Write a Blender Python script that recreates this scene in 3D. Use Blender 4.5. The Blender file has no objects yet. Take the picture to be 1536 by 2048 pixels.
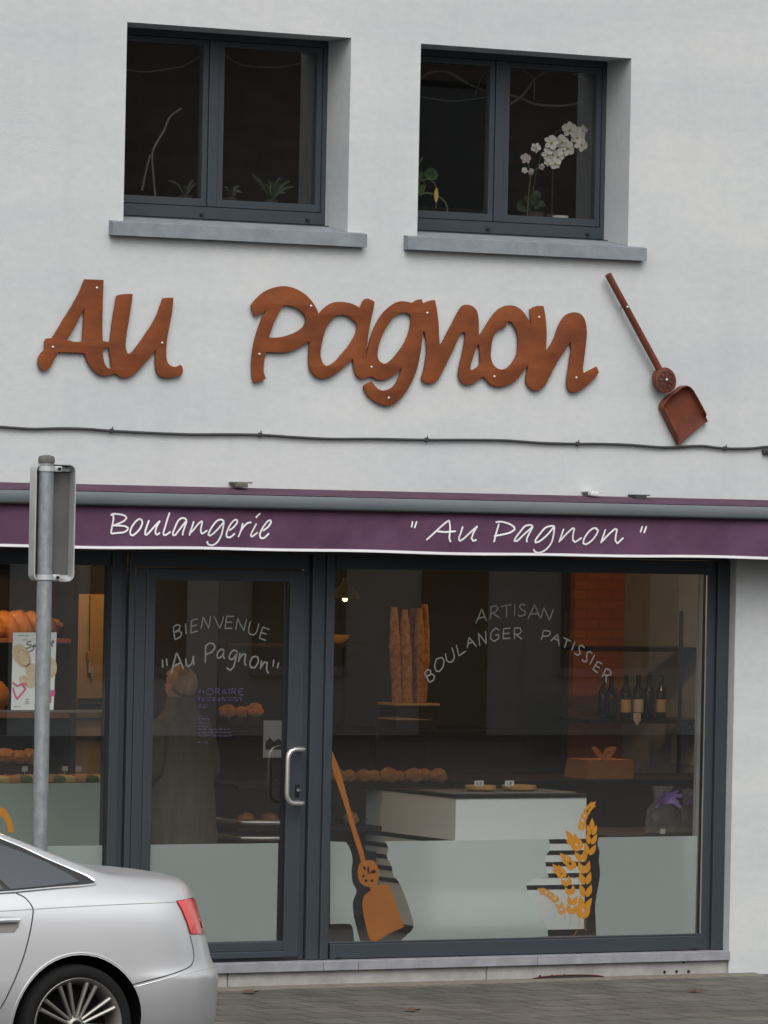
import bpy, bmesh, math, random
from mathutils import Vector, Matrix
from mathutils.bvhtree import BVHTree
random.seed(7)
S = bpy.context.scene
COL = S.collection
R = math.radians

# ------------------------------------------------------------------ camera
THETA, PITCH, ROLL, FPX, CAMZ = R(29), .00258, .0198, 10620.0, 2.6
DIST = FPX/334.0
CF = Vector((math.sin(THETA)*math.cos(PITCH), math.cos(THETA)*math.cos(PITCH), math.sin(PITCH)))
CR = Vector((math.cos(THETA), -math.sin(THETA), 0))
CU = CR.cross(CF)
CR, CU = CR*math.cos(ROLL)+CU*math.sin(ROLL), -CR*math.sin(ROLL)+CU*math.cos(ROLL)
CC = Vector((-DIST*math.sin(THETA), -DIST*math.cos(THETA), CAMZ))
cd = bpy.data.cameras.new('camera'); cam = bpy.data.objects.new('camera', cd); COL.objects.link(cam)
cam.matrix_world = Matrix(((CR.x, CU.x, -CF.x, CC.x), (CR.y, CU.y, -CF.y, CC.y), (CR.z, CU.z, -CF.z, CC.z), (0, 0, 0, 1)))
cd.sensor_fit = 'HORIZONTAL'; cd.sensor_width = 36; cd.lens = 36*FPX/1536; cd.clip_start = .5; cd.clip_end = 500
S.camera = cam

# ------------------------------------------------------------------ light
SUN_EL, SUN_AZ = R(50), R(200)          # azimuth from north (+Y) clockwise: front right of the facade
W = bpy.data.worlds.new('World'); S.world = W; W.use_nodes = True
nt = W.node_tree; nt.nodes.clear()
sk = nt.nodes.new('ShaderNodeTexSky'); sk.sky_type = 'NISHITA'; sk.sun_disc = False
sk.sun_elevation = SUN_EL; sk.sun_rotation = SUN_AZ; sk.air_density = 1.6; sk.dust_density = 5; sk.ozone_density = 1
hs = nt.nodes.new('ShaderNodeHueSaturation'); hs.inputs['Saturation'].default_value = .22
bg = nt.nodes.new('ShaderNodeBackground'); bg.inputs['Strength'].default_value = .12
wo = nt.nodes.new('ShaderNodeOutputWorld')
nt.links.new(sk.outputs[0], hs.inputs['Color']); nt.links.new(hs.outputs[0], bg.inputs['Color']); nt.links.new(bg.outputs[0], wo.inputs['Surface'])
sd = bpy.data.lights.new('sun', 'SUN'); sd.energy = .55; sd.angle = R(60); sd.color = (1, .97, .93)
sun = bpy.data.objects.new('sun', sd); COL.objects.link(sun)
sdir = Vector((math.sin(SUN_AZ)*math.cos(SUN_EL), math.cos(SUN_AZ)*math.cos(SUN_EL), math.sin(SUN_EL)))
sun.rotation_euler = sdir.to_track_quat('Z', 'Y').to_euler(); sun.location = sdir*60
S.view_settings.view_transform = 'Standard'; S.view_settings.look = 'None'
S.view_settings.exposure = 0.46; S.view_settings.gamma = 1
S.render.engine = 'CYCLES'; S.cycles.use_denoising = True
S.cycles.max_bounces = 10; S.cycles.transparent_max_bounces = 16; S.cycles.caustics_reflective = False
S.cycles.caustics_refractive = False; S.cycles.sample_clamp_indirect = 4

# ------------------------------------------------------------------ helpers
def at(px, py, Y):
    """a point traced on the photograph (1536x2048), set at its real depth Y"""
    d = CF + CR*((px-768)/FPX) - CU*((py-1024)/FPX)
    return CC + d*((Y-CC.y)/d.y)
def tr(pts, Y, o=(0, 0), s=1.0):
    return [at(o[0]+a/s, o[1]+b/s, Y) for a, b in pts]

def mat(name, col, rough=.6, metal=0, var=0, vscale=4, col2=None, bump=0, bscale=60, spec=.5, stretch=(1, 1, 1), coat=0, detail=4):
    m = bpy.data.materials.new(name); m.use_nodes = True
    n = m.node_tree; b = n.nodes['Principled BSDF']
    b.inputs['Base Color'].default_value = (*col, 1); b.inputs['Roughness'].default_value = rough
    b.inputs['Metallic'].default_value = metal; b.inputs['Specular IOR Level'].default_value = spec
    b.inputs['Coat Weight'].default_value = coat; b.inputs['Coat Roughness'].default_value = .05
    if var or col2 or bump:
        tc = n.nodes.new('ShaderNodeTexCoord'); mp = n.nodes.new('ShaderNodeMapping')
        mp.inputs['Scale'].default_value = stretch; n.links.new(tc.outputs['Object'], mp.inputs[0])
    if var or col2:
        no = n.nodes.new('ShaderNodeTexNoise'); no.inputs['Scale'].default_value = vscale; no.inputs['Detail'].default_value = detail
        no.inputs['Roughness'].default_value = .65
        n.links.new(mp.outputs[0], no.inputs['Vector'])
        rp = n.nodes.new('ShaderNodeValToRGB'); rp.color_ramp.elements[0].position = .32; rp.color_ramp.elements[1].position = .68
        c2 = col2 or tuple(min(1, c*(1+var)) for c in col)
        c1 = col if col2 else tuple(c*(1-var) for c in col)
        rp.color_ramp.elements[0].color = (*c1, 1); rp.color_ramp.elements[1].color = (*c2, 1)
        n.links.new(no.outputs['Fac'], rp.inputs[0]); n.links.new(rp.outputs[0], b.inputs['Base Color'])
    if bump:
        nb = n.nodes.new('ShaderNodeTexNoise'); nb.inputs['Scale'].default_value = bscale; nb.inputs['Detail'].default_value = 5
        n.links.new(mp.outputs[0], nb.inputs['Vector'])
        bp = n.nodes.new('ShaderNodeBump'); bp.inputs['Strength'].default_value = bump; bp.inputs['Distance'].default_value = .01
        n.links.new(nb.outputs['Fac'], bp.inputs['Height']); n.links.new(bp.outputs[0], b.inputs['Normal'])
    return m

def glass(name, tint=(.8, .82, .82), ior=1.8, rough=0.0, gcol=(1, 1, 1), haze=0):
    m = bpy.data.materials.new(name); m.use_nodes = True; n = m.node_tree; n.nodes.clear()
    o = n.nodes.new('ShaderNodeOutputMaterial'); mx = n.nodes.new('ShaderNodeMixShader'); f = n.nodes.new('ShaderNodeFresnel')
    t = n.nodes.new('ShaderNodeBsdfTransparent'); g = n.nodes.new('ShaderNodeBsdfGlossy')
    t.inputs[0].default_value = (*tint, 1); g.inputs['Roughness'].default_value = rough; g.inputs['Color'].default_value = (*gcol, 1)
    ge = n.nodes.new('ShaderNodeNewGeometry'); mr = n.nodes.new('ShaderNodeMapRange')      # one thin pane: the same reflection from either side
    mr.inputs['To Min'].default_value = ior; mr.inputs['To Max'].default_value = 1/ior
    n.links.new(ge.outputs['Backfacing'], mr.inputs['Value']); n.links.new(mr.outputs[0], f.inputs['IOR'])
    n.links.new(f.outputs[0], mx.inputs[0]); n.links.new(t.outputs[0], mx.inputs[1]); n.links.new(g.outputs[0], mx.inputs[2])
    if haze:      # faint grime serving as painted haze: softens contrast, whitens the cellophane
        d = n.nodes.new('ShaderNodeBsdfDiffuse'); d.inputs[0].default_value = (.62, .62, .60, 1); m2 = n.nodes.new('ShaderNodeMixShader')
        tc = n.nodes.new('ShaderNodeTexCoord'); no = n.nodes.new('ShaderNodeTexNoise'); no.inputs['Scale'].default_value = 1.1; no.inputs['Detail'].default_value = 6
        r2 = n.nodes.new('ShaderNodeMapRange'); r2.inputs['From Min'].default_value = .3; r2.inputs['From Max'].default_value = .7; r2.inputs['To Min'].default_value = haze*.7; r2.inputs['To Max'].default_value = haze*1.3
        n.links.new(tc.outputs['Object'], no.inputs[0]); n.links.new(no.outputs['Fac'], r2.inputs['Value']); n.links.new(r2.outputs[0], m2.inputs[0])
        n.links.new(mx.outputs[0], m2.inputs[1]); n.links.new(d.outputs[0], m2.inputs[2]); n.links.new(m2.outputs[0], o.inputs[0])
    else: n.links.new(mx.outputs[0], o.inputs[0])
    return m

def emit(name, col, st):
    m = bpy.data.materials.new(name); m.use_nodes = True; n = m.node_tree; b = n.nodes['Principled BSDF']
    b.inputs['Base Color'].default_value = (*col, 1)
    b.inputs['Emission Color'].default_value = (*col, 1); b.inputs['Emission Strength'].default_value = st
    return m

def catmull(P, n=5, closed=False, corner=55):
    """smooth a 2-D/3-D polyline, keeping its sharp corners"""
    N = len(P); P = [Vector(p) for p in P]; out = []
    def tangent(i):
        a = P[(i-1) % N] if (closed or i > 0) else P[i]; b = P[(i+1) % N] if (closed or i < N-1) else P[i]
        if closed or 0 < i < N-1:
            u, v = P[i]-a, b-P[i]
            if u.length > 0 and v.length > 0 and u.angle(v) > R(corner): return None
        return (b-a)*.5
    T = [tangent(i) for i in range(N)]
    for i in range(N if closed else N-1):
        j = (i+1) % N; p0, p1 = P[i], P[j]; d = p1-p0
        t0 = T[i] if T[i] is not None else d*.6; t1 = T[j] if T[j] is not None else d*.6
        L = d.length
        if t0.length > L: t0 = t0*(L/t0.length)
        if t1.length > L: t1 = t1*(L/t1.length)
        for k in range(n):
            t = k/n; a, b_ = t*t, t*t*t
            out.append(p0*(2*b_-3*a+1)+t0*(b_-2*a+t)+p1*(-2*b_+3*a)+t1*(b_-a))
    if not closed: out.append(P[-1])
    return out

class MB:
    """collects shapes; build() links them as ONE mesh object"""
    def __init__(s): s.v = []; s.f = []; s.mi = []
    def add(s, v, f, mi=0):
        o = len(s.v); s.v += [Vector(p) for p in v]; s.f += [tuple(i+o for i in q) for q in f]; s.mi += [mi]*len(f); return s
    def box(s, x0, y0, z0, x1, y1, z1, mi=0, bev=0):
        if bev:
            b = bmesh.new(); bmesh.ops.create_cube(b, size=1)
            for v in b.verts: v.co = Vector(((x0+x1)/2+v.co.x*(x1-x0), (y0+y1)/2+v.co.y*(y1-y0), (z0+z1)/2+v.co.z*(z1-z0)))
            bmesh.ops.bevel(b, geom=b.edges[:], offset=bev, segments=2, profile=.5, affect='EDGES')
            b.verts.index_update(); s.add([v.co.copy() for v in b.verts], [[v.index for v in f.verts] for f in b.faces], mi); b.free(); return s
        v = [(x, y, z) for x in (x0, x1) for y in (y0, y1) for z in (z0, z1)]
        return s.add(v, [(0, 1, 3, 2), (4, 6, 7, 5), (0, 4, 5, 1), (2, 3, 7, 6), (0, 2, 6, 4), (1, 5, 7, 3)], mi)
    def tube(s, pts, r, n=8, mi=0, cap=True, flat=None):
        pts = [Vector(p) for p in pts]; m = len(pts); rr = r if isinstance(r, (list, tuple)) else [r]*m
        v = []; up = None
        for i, p in enumerate(pts):
            t = (pts[min(i+1, m-1)]-pts[max(i-1, 0)])
            if t.length < 1e-9: t = Vector((0, 0, 1))
            t.normalize()
            if up is None: up = Vector((0, 0, 1)) if abs(t.z) < .9 else Vector((0, 1, 0))
            a = t.cross(up)
            if a.length < 1e-6: a = t.cross(Vector((1, 0, 0)))
            a.normalize(); b = a.cross(t).normalized(); up = b
            for k in range(n):
                an = 2*math.pi*k/n; d = a*math.cos(an)+b*math.sin(an)
                if flat: d = Vector((d.x*flat[0], d.y*flat[1], d.z*flat[2]))
                v.append(p+d*rr[i])
        f = [(i*n+k, i*n+(k+1) % n, (i+1)*n+(k+1) % n, (i+1)*n+k) for i in range(m-1) for k in range(n)]
        if cap: f += [tuple(reversed(range(n))), tuple((m-1)*n+k for k in range(n))]
        return s.add(v, f, mi)
    def lathe(s, prof, c=(0, 0, 0), n=20, mi=0, axis='z', sx=1, sy=1, cap=True):
        v = []; c = Vector(c)
        for r, z in prof:
            for k in range(n):
                a = 2*math.pi*k/n; x, y = r*math.cos(a)*sx, r*math.sin(a)*sy
                v.append(c+(Vector((x, y, z)) if axis == 'z' else Vector((x, z, y)) if axis == 'y' else Vector((z, x, y))))
        m = len(prof)
        f = [(i*n+k, i*n+(k+1) % n, (i+1)*n+(k+1) % n, (i+1)*n+k) for i in range(m-1) for k in range(n)]
        if cap and prof[0][0] > 1e-6: f.append(tuple(reversed(range(n))))
        if cap and prof[-1][0] > 1e-6: f.append(tuple((m-1)*n+k for k in range(n)))
        return s.add(v, f, mi)
    def ball(s, c, r, n=12, m=8, sc=(1, 1, 1), mi=0, rough=0, rot=None):
        c = Vector(c); v = []; M = rot or Matrix.Identity(3)
        for i in range(m+1):
            t = math.pi*i/m
            for k in range(n):
                a = 2*math.pi*k/n; q = r*(1+rough*math.sin(3*a+5*t)*.5+rough*random.uniform(-.3, .3))
                v.append(c+M @ Vector((q*math.sin(t)*math.cos(a)*sc[0], q*math.sin(t)*math.sin(a)*sc[1], q*math.cos(t)*sc[2])))
        f = [(i*n+k, (i+1)*n+k, (i+1)*n+(k+1) % n, i*n+(k+1) % n) for i in range(m) for k in range(n)]
        return s.add(v, f, mi)
    def ribbon(s, pts, w, nrm=(0, -1, 0), lift=0, mi=0, taper=True):
        """a flat stroke of width w following pts"""
        nrm = Vector(nrm); pts = [Vector(p) for p in pts]; m = len(pts); v = []
        for i, p in enumerate(pts):
            t = pts[min(i+1, m-1)]-pts[max(i-1, 0)]
            if t.length < 1e-9: t = Vector((1, 0, 0))
            d = nrm.cross(t.normalized()).normalized()*(w/2)
            if taper and i in (0, m-1): d = d*.55
            v += [p+d+nrm*lift, p-d+nrm*lift]
        return s.add(v, [(2*i, 2*i+1, 2*i+3, 2*i+2) for i in range(m-1)], mi)
    def poly(s, outline, holes=(), depth=0, nrm=(0, -1, 0), mi=0, bev=0):
        """filled outline (with holes) in a plane facing nrm = -Y, thickened backwards by depth"""
        me = fill(outline, holes, depth, bev); o = outline[0]
        s.add([v.co.copy() for v in me.vertices], [tuple(p.vertices) for p in me.polygons], mi); bpy.data.meshes.remove(me); return s
    def build(s, name, m, parent=None, smooth=False, origin=None, angle=40):
        org = Vector(origin) if origin is not None else rootloc(parent)
        me = bpy.data.meshes.new(name); me.from_pydata([p-org for p in s.v], [], s.f)
        ms = m if isinstance(m, (list, tuple)) else [m]
        for q in ms: me.materials.append(q)
        me.polygons.foreach_set('material_index', s.mi)
        b = bmesh.new(); b.from_mesh(me); bmesh.ops.remove_doubles(b, verts=b.verts[:], dist=1e-6)
        bmesh.ops.recalc_face_normals(b, faces=b.faces[:])
        if smooth:
            for f in b.faces: f.smooth = True
            for e in b.edges:
                if len(e.link_faces) == 2 and e.calc_face_angle(0) > R(angle): e.smooth = False
        b.to_mesh(me); b.free()
        o = bpy.data.objects.new(name, me); COL.objects.link(o)
        if parent: o.parent = parent
        else: o.location = org
        return o

def rootloc(p):
    v = Vector((0, 0, 0))
    while p is not None: v = v+p.location; p = p.parent
    return v

def fill(outline, holes=(), depth=0, bev=0):
    """outline: 3-D points of one Y plane; front face at that Y, back at Y+depth"""
    Y = outline[0].y
    c = bpy.data.curves.new('outline', 'CURVE'); c.dimensions = '2D'; c.fill_mode = 'BOTH'
    for ring in (outline, *holes):
        sp = c.splines.new('POLY'); sp.points.add(len(ring)-1); sp.use_cyclic_u = True
        for q, p in zip(sp.points, ring): q.co = (p.x, p.z, 0, 1)
    c.extrude = max(0, depth/2-bev); c.bevel_depth = bev; c.bevel_resolution = 1; c.offset = -bev
    o = bpy.data.objects.new('outline', c); COL.objects.link(o)
    dg = bpy.context.evaluated_depsgraph_get(); me = bpy.data.meshes.new_from_object(o.evaluated_get(dg))
    bpy.data.objects.remove(o); bpy.data.curves.remove(c)
    for v in me.vertices: v.co = Vector((v.co.x, Y+depth/2-v.co.z, v.co.y))
    return me

def tag(o, label=None, cat=None, group=None, kind=None):
    if label: o['label'] = label
    if cat: o['category'] = cat
    if group: o['group'] = group
    if kind: o['kind'] = kind
    return o
def thing(name, label, cat, loc=(0, 0, 0), group=None):
    o = bpy.data.objects.new(name, None); COL.objects.link(o); o.location = loc; o.empty_display_size = .1
    return tag(o, label, cat, group)
def part_empty(name, parent):
    o = bpy.data.objects.new(name, None); COL.objects.link(o); o.parent = parent; o.empty_display_size = .05; return o
def copy_tree(o, parent=None):
    c = o.copy(); COL.objects.link(c)
    if parent: c.parent = parent
    for ch in list(o.children): copy_tree(ch, c)
    return c
def applied(o):
    """bake an object's modifiers into its mesh"""
    dg = bpy.context.evaluated_depsgraph_get(); me = bpy.data.meshes.new_from_object(o.evaluated_get(dg))
    o.modifiers.clear(); o.data = me; return o

# ------------------------------------------------------------------ materials
def wall_mat():
    m = mat('stucco', (.60, .61, .615), .9, bump=.24, bscale=120, spec=.2)
    n = m.node_tree; b = n.nodes['Principled BSDF']
    tc = n.nodes.new('ShaderNodeTexCoord')
    def noise(sc, st, d=4):
        mp = n.nodes.new('ShaderNodeMapping'); mp.inputs['Scale'].default_value = st
        no = n.nodes.new('ShaderNodeTexNoise'); no.inputs['Scale'].default_value = sc; no.inputs['Detail'].default_value = d; no.inputs['Roughness'].default_value = .6
        n.links.new(tc.outputs['Object'], mp.inputs[0]); n.links.new(mp.outputs[0], no.inputs[0]); return no
    def ramp(src, a, b_, p0=.3, p1=.7):
        r = n.nodes.new('ShaderNodeValToRGB'); r.color_ramp.elements[0].color = (*a, 1); r.color_ramp.elements[1].color = (*b_, 1)
        r.color_ramp.elements[0].position = p0; r.color_ramp.elements[1].position = p1
        n.links.new(src, r.inputs[0]); return r
    def mul(x, y):
        k = n.nodes.new('ShaderNodeMix'); k.data_type = 'RGBA'; k.blend_type = 'MULTIPLY'; k.inputs['Factor'].default_value = 1
        n.links.new(x, k.inputs[6]); n.links.new(y, k.inputs[7]); return k.outputs[2]
    a = ramp(noise(1.6, (.45, 1, 1.6)).outputs['Fac'], (.545, .572, .585), (.615, .628, .625))
    # horizontal trowel / day-work bands about half a metre tall
    sx = n.nodes.new('ShaderNodeSeparateXYZ'); n.links.new(tc.outputs['Object'], sx.inputs[0])
    q = n.nodes.new('ShaderNodeMath'); q.operation = 'MULTIPLY'; q.inputs[1].default_value = 2.05; n.links.new(sx.outputs[2], q.inputs[0])
    fl = n.nodes.new('ShaderNodeMath'); fl.operation = 'FLOOR'; n.links.new(q.outputs[0], fl.inputs[0])
    xx = n.nodes.new('ShaderNodeMath'); xx.operation = 'MULTIPLY'; xx.inputs[1].default_value = .35; n.links.new(sx.outputs[0], xx.inputs[0])
    cb = n.nodes.new('ShaderNodeCombineXYZ'); n.links.new(xx.outputs[0], cb.inputs[0]); n.links.new(fl.outputs[0], cb.inputs[2])
    bn = n.nodes.new('ShaderNodeTexNoise'); bn.inputs['Scale'].default_value = 1.37; bn.inputs['Detail'].default_value = 1; n.links.new(cb.outputs[0], bn.inputs[0])
    c = mul(a.outputs[0], ramp(bn.outputs['Fac'], (.945, .95, .96), (1, 1, 1)).outputs[0])
    c = mul(c, ramp(noise(22, (.6, 1, 1), 8).outputs['Fac'], (.92, .928, .938), (1.0, 1.0, 1.0)).outputs[0])
    c = mul(c, ramp(noise(.9, (3.5, 1, .35), 5).outputs['Fac'], (.93, .935, .94), (1, 1, 1), .2, .5).outputs[0])
    n.links.new(c, b.inputs['Base Color'])
    return m
M = {}
M['wall'] = wall_mat()
M['frame'] = mat('slate_grey_paint', (.034, .043, .054), .45, var=.06, vscale=3, bump=.03, bscale=300)
M['frame_dark'] = mat('dark_gasket', (.008, .009, .011), .5)
M['sill'] = mat('blue_stone', (.175, .198, .222), .65, col2=(.238, .264, .283), vscale=9, bump=.12, bscale=120)
M['ledge'] = mat('ledge_stone', (.20, .205, .235), .7, col2=(.29, .295, .325), vscale=7, bump=.15, bscale=140)
M['plinth'] = mat('plinth_stone', (.26, .255, .255), .8, col2=(.37, .365, .355), vscale=6, bump=.2, bscale=90)
M['purple'] = mat('purple_canvas', (.102, .046, .090), .8, var=.16, vscale=3.5, bump=.2, bscale=260, spec=.25)
M['purple_top'] = mat('purple_canvas_weathered', (.085, .042, .068), .85, var=.2, vscale=5, bump=.2, bscale=60, spec=.2)
M['bar'] = mat('grey_bar_paint', (.095, .115, .128), .5, col2=(.13, .148, .158), vscale=3, stretch=(.4, 1, 1))
M['white'] = mat('white_paint', (.78, .78, .80), .6)
M['rust'] = mat('rusty_steel', (.238, .068, .020), .8, col2=(.130, .037, .015), vscale=4.0, stretch=(.8, 1, 1.5), bump=.15, bscale=130, spec=.25, detail=7)
M['rust_dark'] = mat('oiled_rusty_steel', (.17, .042, .017), .55, col2=(.095, .024, .014), vscale=7, bump=.1, bscale=120, spec=.4, detail=7)
M['bolt'] = mat('zinc_bolt', (.6, .58, .54), .35, metal=.6)
M['cable'] = mat('black_cable', (.035, .036, .037), .6)
M['galv'] = mat('galvanised_steel', (.20, .22, .24), .5, metal=.35, col2=(.30, .325, .34), vscale=38, stretch=(1, 1, .45), bump=.06, bscale=80)
M['signback'] = mat('sign_back_metal', (.105, .105, .105), .55, metal=.15, var=.08, vscale=6)
M['signrim'] = mat('sign_rim_metal', (.50, .51, .52), .4, metal=.3, var=.1, vscale=10)
M['lichen'] = mat('lichen_cap', (.16, .15, .10), .9, col2=(.09, .095, .09), vscale=40)
M['steel'] = mat('brushed_steel', (.62, .60, .56), .32, metal=.85)
M['glass'] = glass('window_glass', (.88, .90, .89), 2.12, haze=.009)
M['glass_up'] = glass('upper_window_glass', (.70, .70, .69), 2.0, haze=.006)
M['case_glass'] = glass('case_glass', (.9, .92, .92), 1.25)
M['vinyl'] = mat('grey_vinyl', (.17, .18, .175), .6)
M['vinyl_purple'] = mat('violet_vinyl', (.068, .046, .11), .6)
M['vinyl_orange'] = mat('ochre_vinyl', (.40, .17, .012), .55, var=.08, vscale=12)
M['vinyl_ochre_pale'] = mat('pale_ochre_vinyl', (.36, .18, .05), .6)
M['vinyl_brown'] = mat('brown_orange_vinyl', (.23, .08, .014), .6, var=.1, vscale=5)

def film_mat():
    m = bpy.data.materials.new('frosted_film'); m.use_nodes = True; n = m.node_tree; n.nodes.clear()
    o = n.nodes.new('ShaderNodeOutputMaterial'); mx = n.nodes.new('ShaderNodeMixShader'); mx.inputs[0].default_value = .5
    d = n.nodes.new('ShaderNodeBsdfDiffuse'); d.inputs[0].default_value = (.60, .665, .655, 1)
    r = n.nodes.new('ShaderNodeBsdfRefraction'); r.inputs['IOR'].default_value = 1.2; r.inputs['Roughness'].default_value = .42; r.inputs['Color'].default_value = (.85, .9, .88, 1)
    n.links.new(d.outputs[0], mx.inputs[1]); n.links.new(r.outputs[0], mx.inputs[2]); n.links.new(mx.outputs[0], o.inputs[0]); return m
M['film'] = film_mat()

def paving_mat():
    m = mat('concrete_paving', (.13, .12, .105), .75, bump=.3, bscale=45, spec=.4)
    n = m.node_tree; b = n.nodes['Principled BSDF']; tc = n.nodes.new('ShaderNodeTexCoord')
    br = n.nodes.new('ShaderNodeTexBrick'); br.inputs['Scale'].default_value = 1; br.inputs['Brick Width'].default_value = .30; br.inputs['Row Height'].default_value = .30
    br.inputs['Mortar Size'].default_value = .011; br.inputs['Color1'].default_value = (.104, .102, .093, 1); br.inputs['Color2'].default_value = (.084, .083, .077, 1)
    br.inputs['Mortar'].default_value = (.040, .039, .035, 1); br.inputs['Mortar Smooth'].default_value = .3; br.offset = 0.5
    n.links.new(tc.outputs['Object'], br.inputs['Vector'])
    no = n.nodes.new('ShaderNodeTexNoise'); no.inputs['Scale'].default_value = 2.6; no.inputs['Detail'].default_value = 8; no.inputs['Roughness'].default_value = .7
    n.links.new(tc.outputs['Object'], no.inputs[0])
    rp = n.nodes.new('ShaderNodeValToRGB'); rp.color_ramp.elements[0].position = .35; rp.color_ramp.elements[0].color = (.72, .70, .66, 1)
    rp.color_ramp.elements[1].position = .68; rp.color_ramp.elements[1].color = (1.35, 1.32, 1.24, 1); n.links.new(no.outputs['Fac'], rp.inputs[0])
    k = n.nodes.new('ShaderNodeMix'); k.data_type = 'RGBA'; k.blend_type = 'MULTIPLY'; k.inputs['Factor'].default_value = 1
    n.links.new(br.outputs['Color'], k.inputs[6]); n.links.new(rp.outputs[0], k.inputs[7]); n.links.new(k.outputs[2], b.inputs['Base Color'])
    return m
def brick_mat(name, c1, c2, mortar, w=.21, h=.07):
    m = mat(name, c1, .85); n = m.node_tree; b = n.nodes['Principled BSDF']; tc = n.nodes.new('ShaderNodeTexCoord')
    mp = n.nodes.new('ShaderNodeMapping'); mp.inputs['Rotation'].default_value = (R(-90), 0, 0); n.links.new(tc.outputs['Object'], mp.inputs[0])
    br = n.nodes.new('ShaderNodeTexBrick'); br.inputs['Scale'].default_value = 1; br.inputs['Brick Width'].default_value = w; br.inputs['Row Height'].default_value = h
    br.inputs['Mortar Size'].default_value = .008; br.inputs['Color1'].default_value = (*c1, 1); br.inputs['Color2'].default_value = (*c2, 1); br.inputs['Mortar'].default_value = (*mortar, 1)
    n.links.new(mp.outputs[0], br.inputs['Vector']); n.links.new(br.outputs['Color'], b.inputs['Base Color']); return m
M['paving'] = paving_mat()
M['asphalt'] = mat('asphalt', (.05, .05, .05), .8, var=.25, vscale=30, bump=.4, bscale=200)
M['kerb'] = mat('kerb_stone', (.085, .083, .078), .8, var=.15, vscale=10, bump=.2, bscale=80)
M['brick'] = brick_mat('orange_brick', (.42, .125, .035), (.50, .17, .05), (.36, .13, .045))
M['brick_far'] = brick_mat('far_brick', (.18, .135, .11), (.24, .18, .15), (.22, .19, .16), .44, .15)
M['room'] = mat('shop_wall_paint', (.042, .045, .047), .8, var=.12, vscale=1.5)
M['room_grey'] = mat('grey_shop_wall_paint', (.34, .39, .46), .8, var=.1, vscale=2)
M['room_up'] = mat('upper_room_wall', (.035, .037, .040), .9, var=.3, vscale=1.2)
M['floor_in'] = mat('shop_floor_tile', (.10, .095, .085), .4, var=.15, vscale=3)
M['counter'] = mat('white_counter_laminate', (.85, .89, .87), .5)
M['counter_shaded'] = mat('shaded_white_laminate', (.40, .48, .42), .5)  # white laminate with its grey-green shade put into the colour
M['dark_top'] = mat('dark_worktop', (.014, .014, .015), .45, spec=.3)
M['dark_wood'] = mat('dark_brown_wood', (.016, .010, .007), .6, var=.25, vscale=5, stretch=(4, 4, .6))
M['wood'] = mat('warm_wood', (.30, .13, .04), .55, var=.2, vscale=6, stretch=(5, 5, .7))
M['beige'] = mat('beige_panel', (.52, .37, .18), .7, var=.1, vscale=4)
M['crust'] = mat('bread_crust', (.42, .15, .035), .6, col2=(.58, .27, .08), vscale=16, bump=.3, bscale=60)
M['crust_pale'] = mat('floured_crust', (.30, .12, .04), .75, col2=(.60, .34, .16), vscale=26, bump=.35, bscale=60)
M['tart'] = mat('tart_pastry', (.50, .25, .075), .6, col2=(.62, .36, .12), vscale=30, bump=.3, bscale=80)
M['card'] = mat('white_card', (.78, .78, .76), .7)
M['tan_box'] = mat('tan_cardboard', (.48, .23, .085), .7, var=.06, vscale=5)
M['bottle'] = mat('dark_bottle_glass', (.012, .014, .012), .12, spec=.6)
M['label_cream'] = mat('cream_paper_label', (.55, .45, .27), .7)
M['label_white'] = mat('white_paper_label', (.6, .6, .6), .7)
M['purple_ribbon'] = mat('violet_ribbon', (.46, .30, .80), .3, var=.3, vscale=20)
M['cello'] = glass('cellophane', (.82, .82, .84), 1.9, .12, haze=.17)
M['leaf'] = mat('leaf_green', (.06, .13, .03), .5, var=.3, vscale=12)
M['leaf_dark'] = mat('dark_leaf_green', (.022, .045, .018), .5, var=.3, vscale=12)
M['stem'] = mat('stem_green', (.12, .14, .06), .6)
M['petal'] = mat('white_petal', (.80, .80, .74), .6)
M['petal_pink'] = mat('faded_pink_petal', (.50, .44, .44), .6)
M['yellow'] = mat('yellow_lip', (.6, .4, .08), .6)
M['pot'] = mat('white_pot', (.8, .79, .74), .4)
M['pot_brown'] = mat('dark_pot', (.04, .03, .025), .6)
M['strand'] = mat('pale_strand', (.10, .105, .115), .5, var=.4, vscale=40)
M['black_metal'] = mat('black_metal', (.02, .02, .02), .4, metal=.5)
M['pink'] = mat('pink_print', (.70, .10, .28), .6)
M['print_bread'] = mat('printed_bread', (.60, .42, .24), .7, col2=(.72, .58, .40), vscale=25)
M['ink'] = mat('dark_ink', (.06, .055, .06), .7)
M['red'] = mat('red_fruit_glaze', (.30, .03, .02), .35, var=.3, vscale=25)
M['green'] = mat('green_trim', (.06, .12, .03), .6, var=.3, vscale=25)
M['yellow_cream'] = mat('custard', (.60, .42, .12), .5, var=.15, vscale=20)
M['bulb'] = emit('lamp_bulb', (1, .62, .28), 3)
M['shade'] = mat('enamel_shade', (.25, .23, .2), .35, metal=.3)

# ------------------------------------------------------------------ ground
GZ = -.15
b = MB(); b.add([(-60, 10, GZ), (60, 10, GZ), (60, -2.66, GZ), (-60, -2.66, GZ)], [(0, 1, 2, 3)])
tag(b.build('pavement', M['paving']), kind='structure')
b = MB()
for i in range(-40, 40): b.box(i*1.0+.004, -2.81, -.5, i*1.0+.996, -2.662, GZ+.004, bev=.008)
tag(b.build('kerb', M['kerb']), kind='structure')
b = MB(); b.add([(-250, -2.75, -.154), (250, -2.75, -.154), (250, -250, -.154), (-250, -250, -.154)], [(0, 1, 2, 3)])
tag(b.build('road', M['asphalt']), kind='structure')

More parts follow.
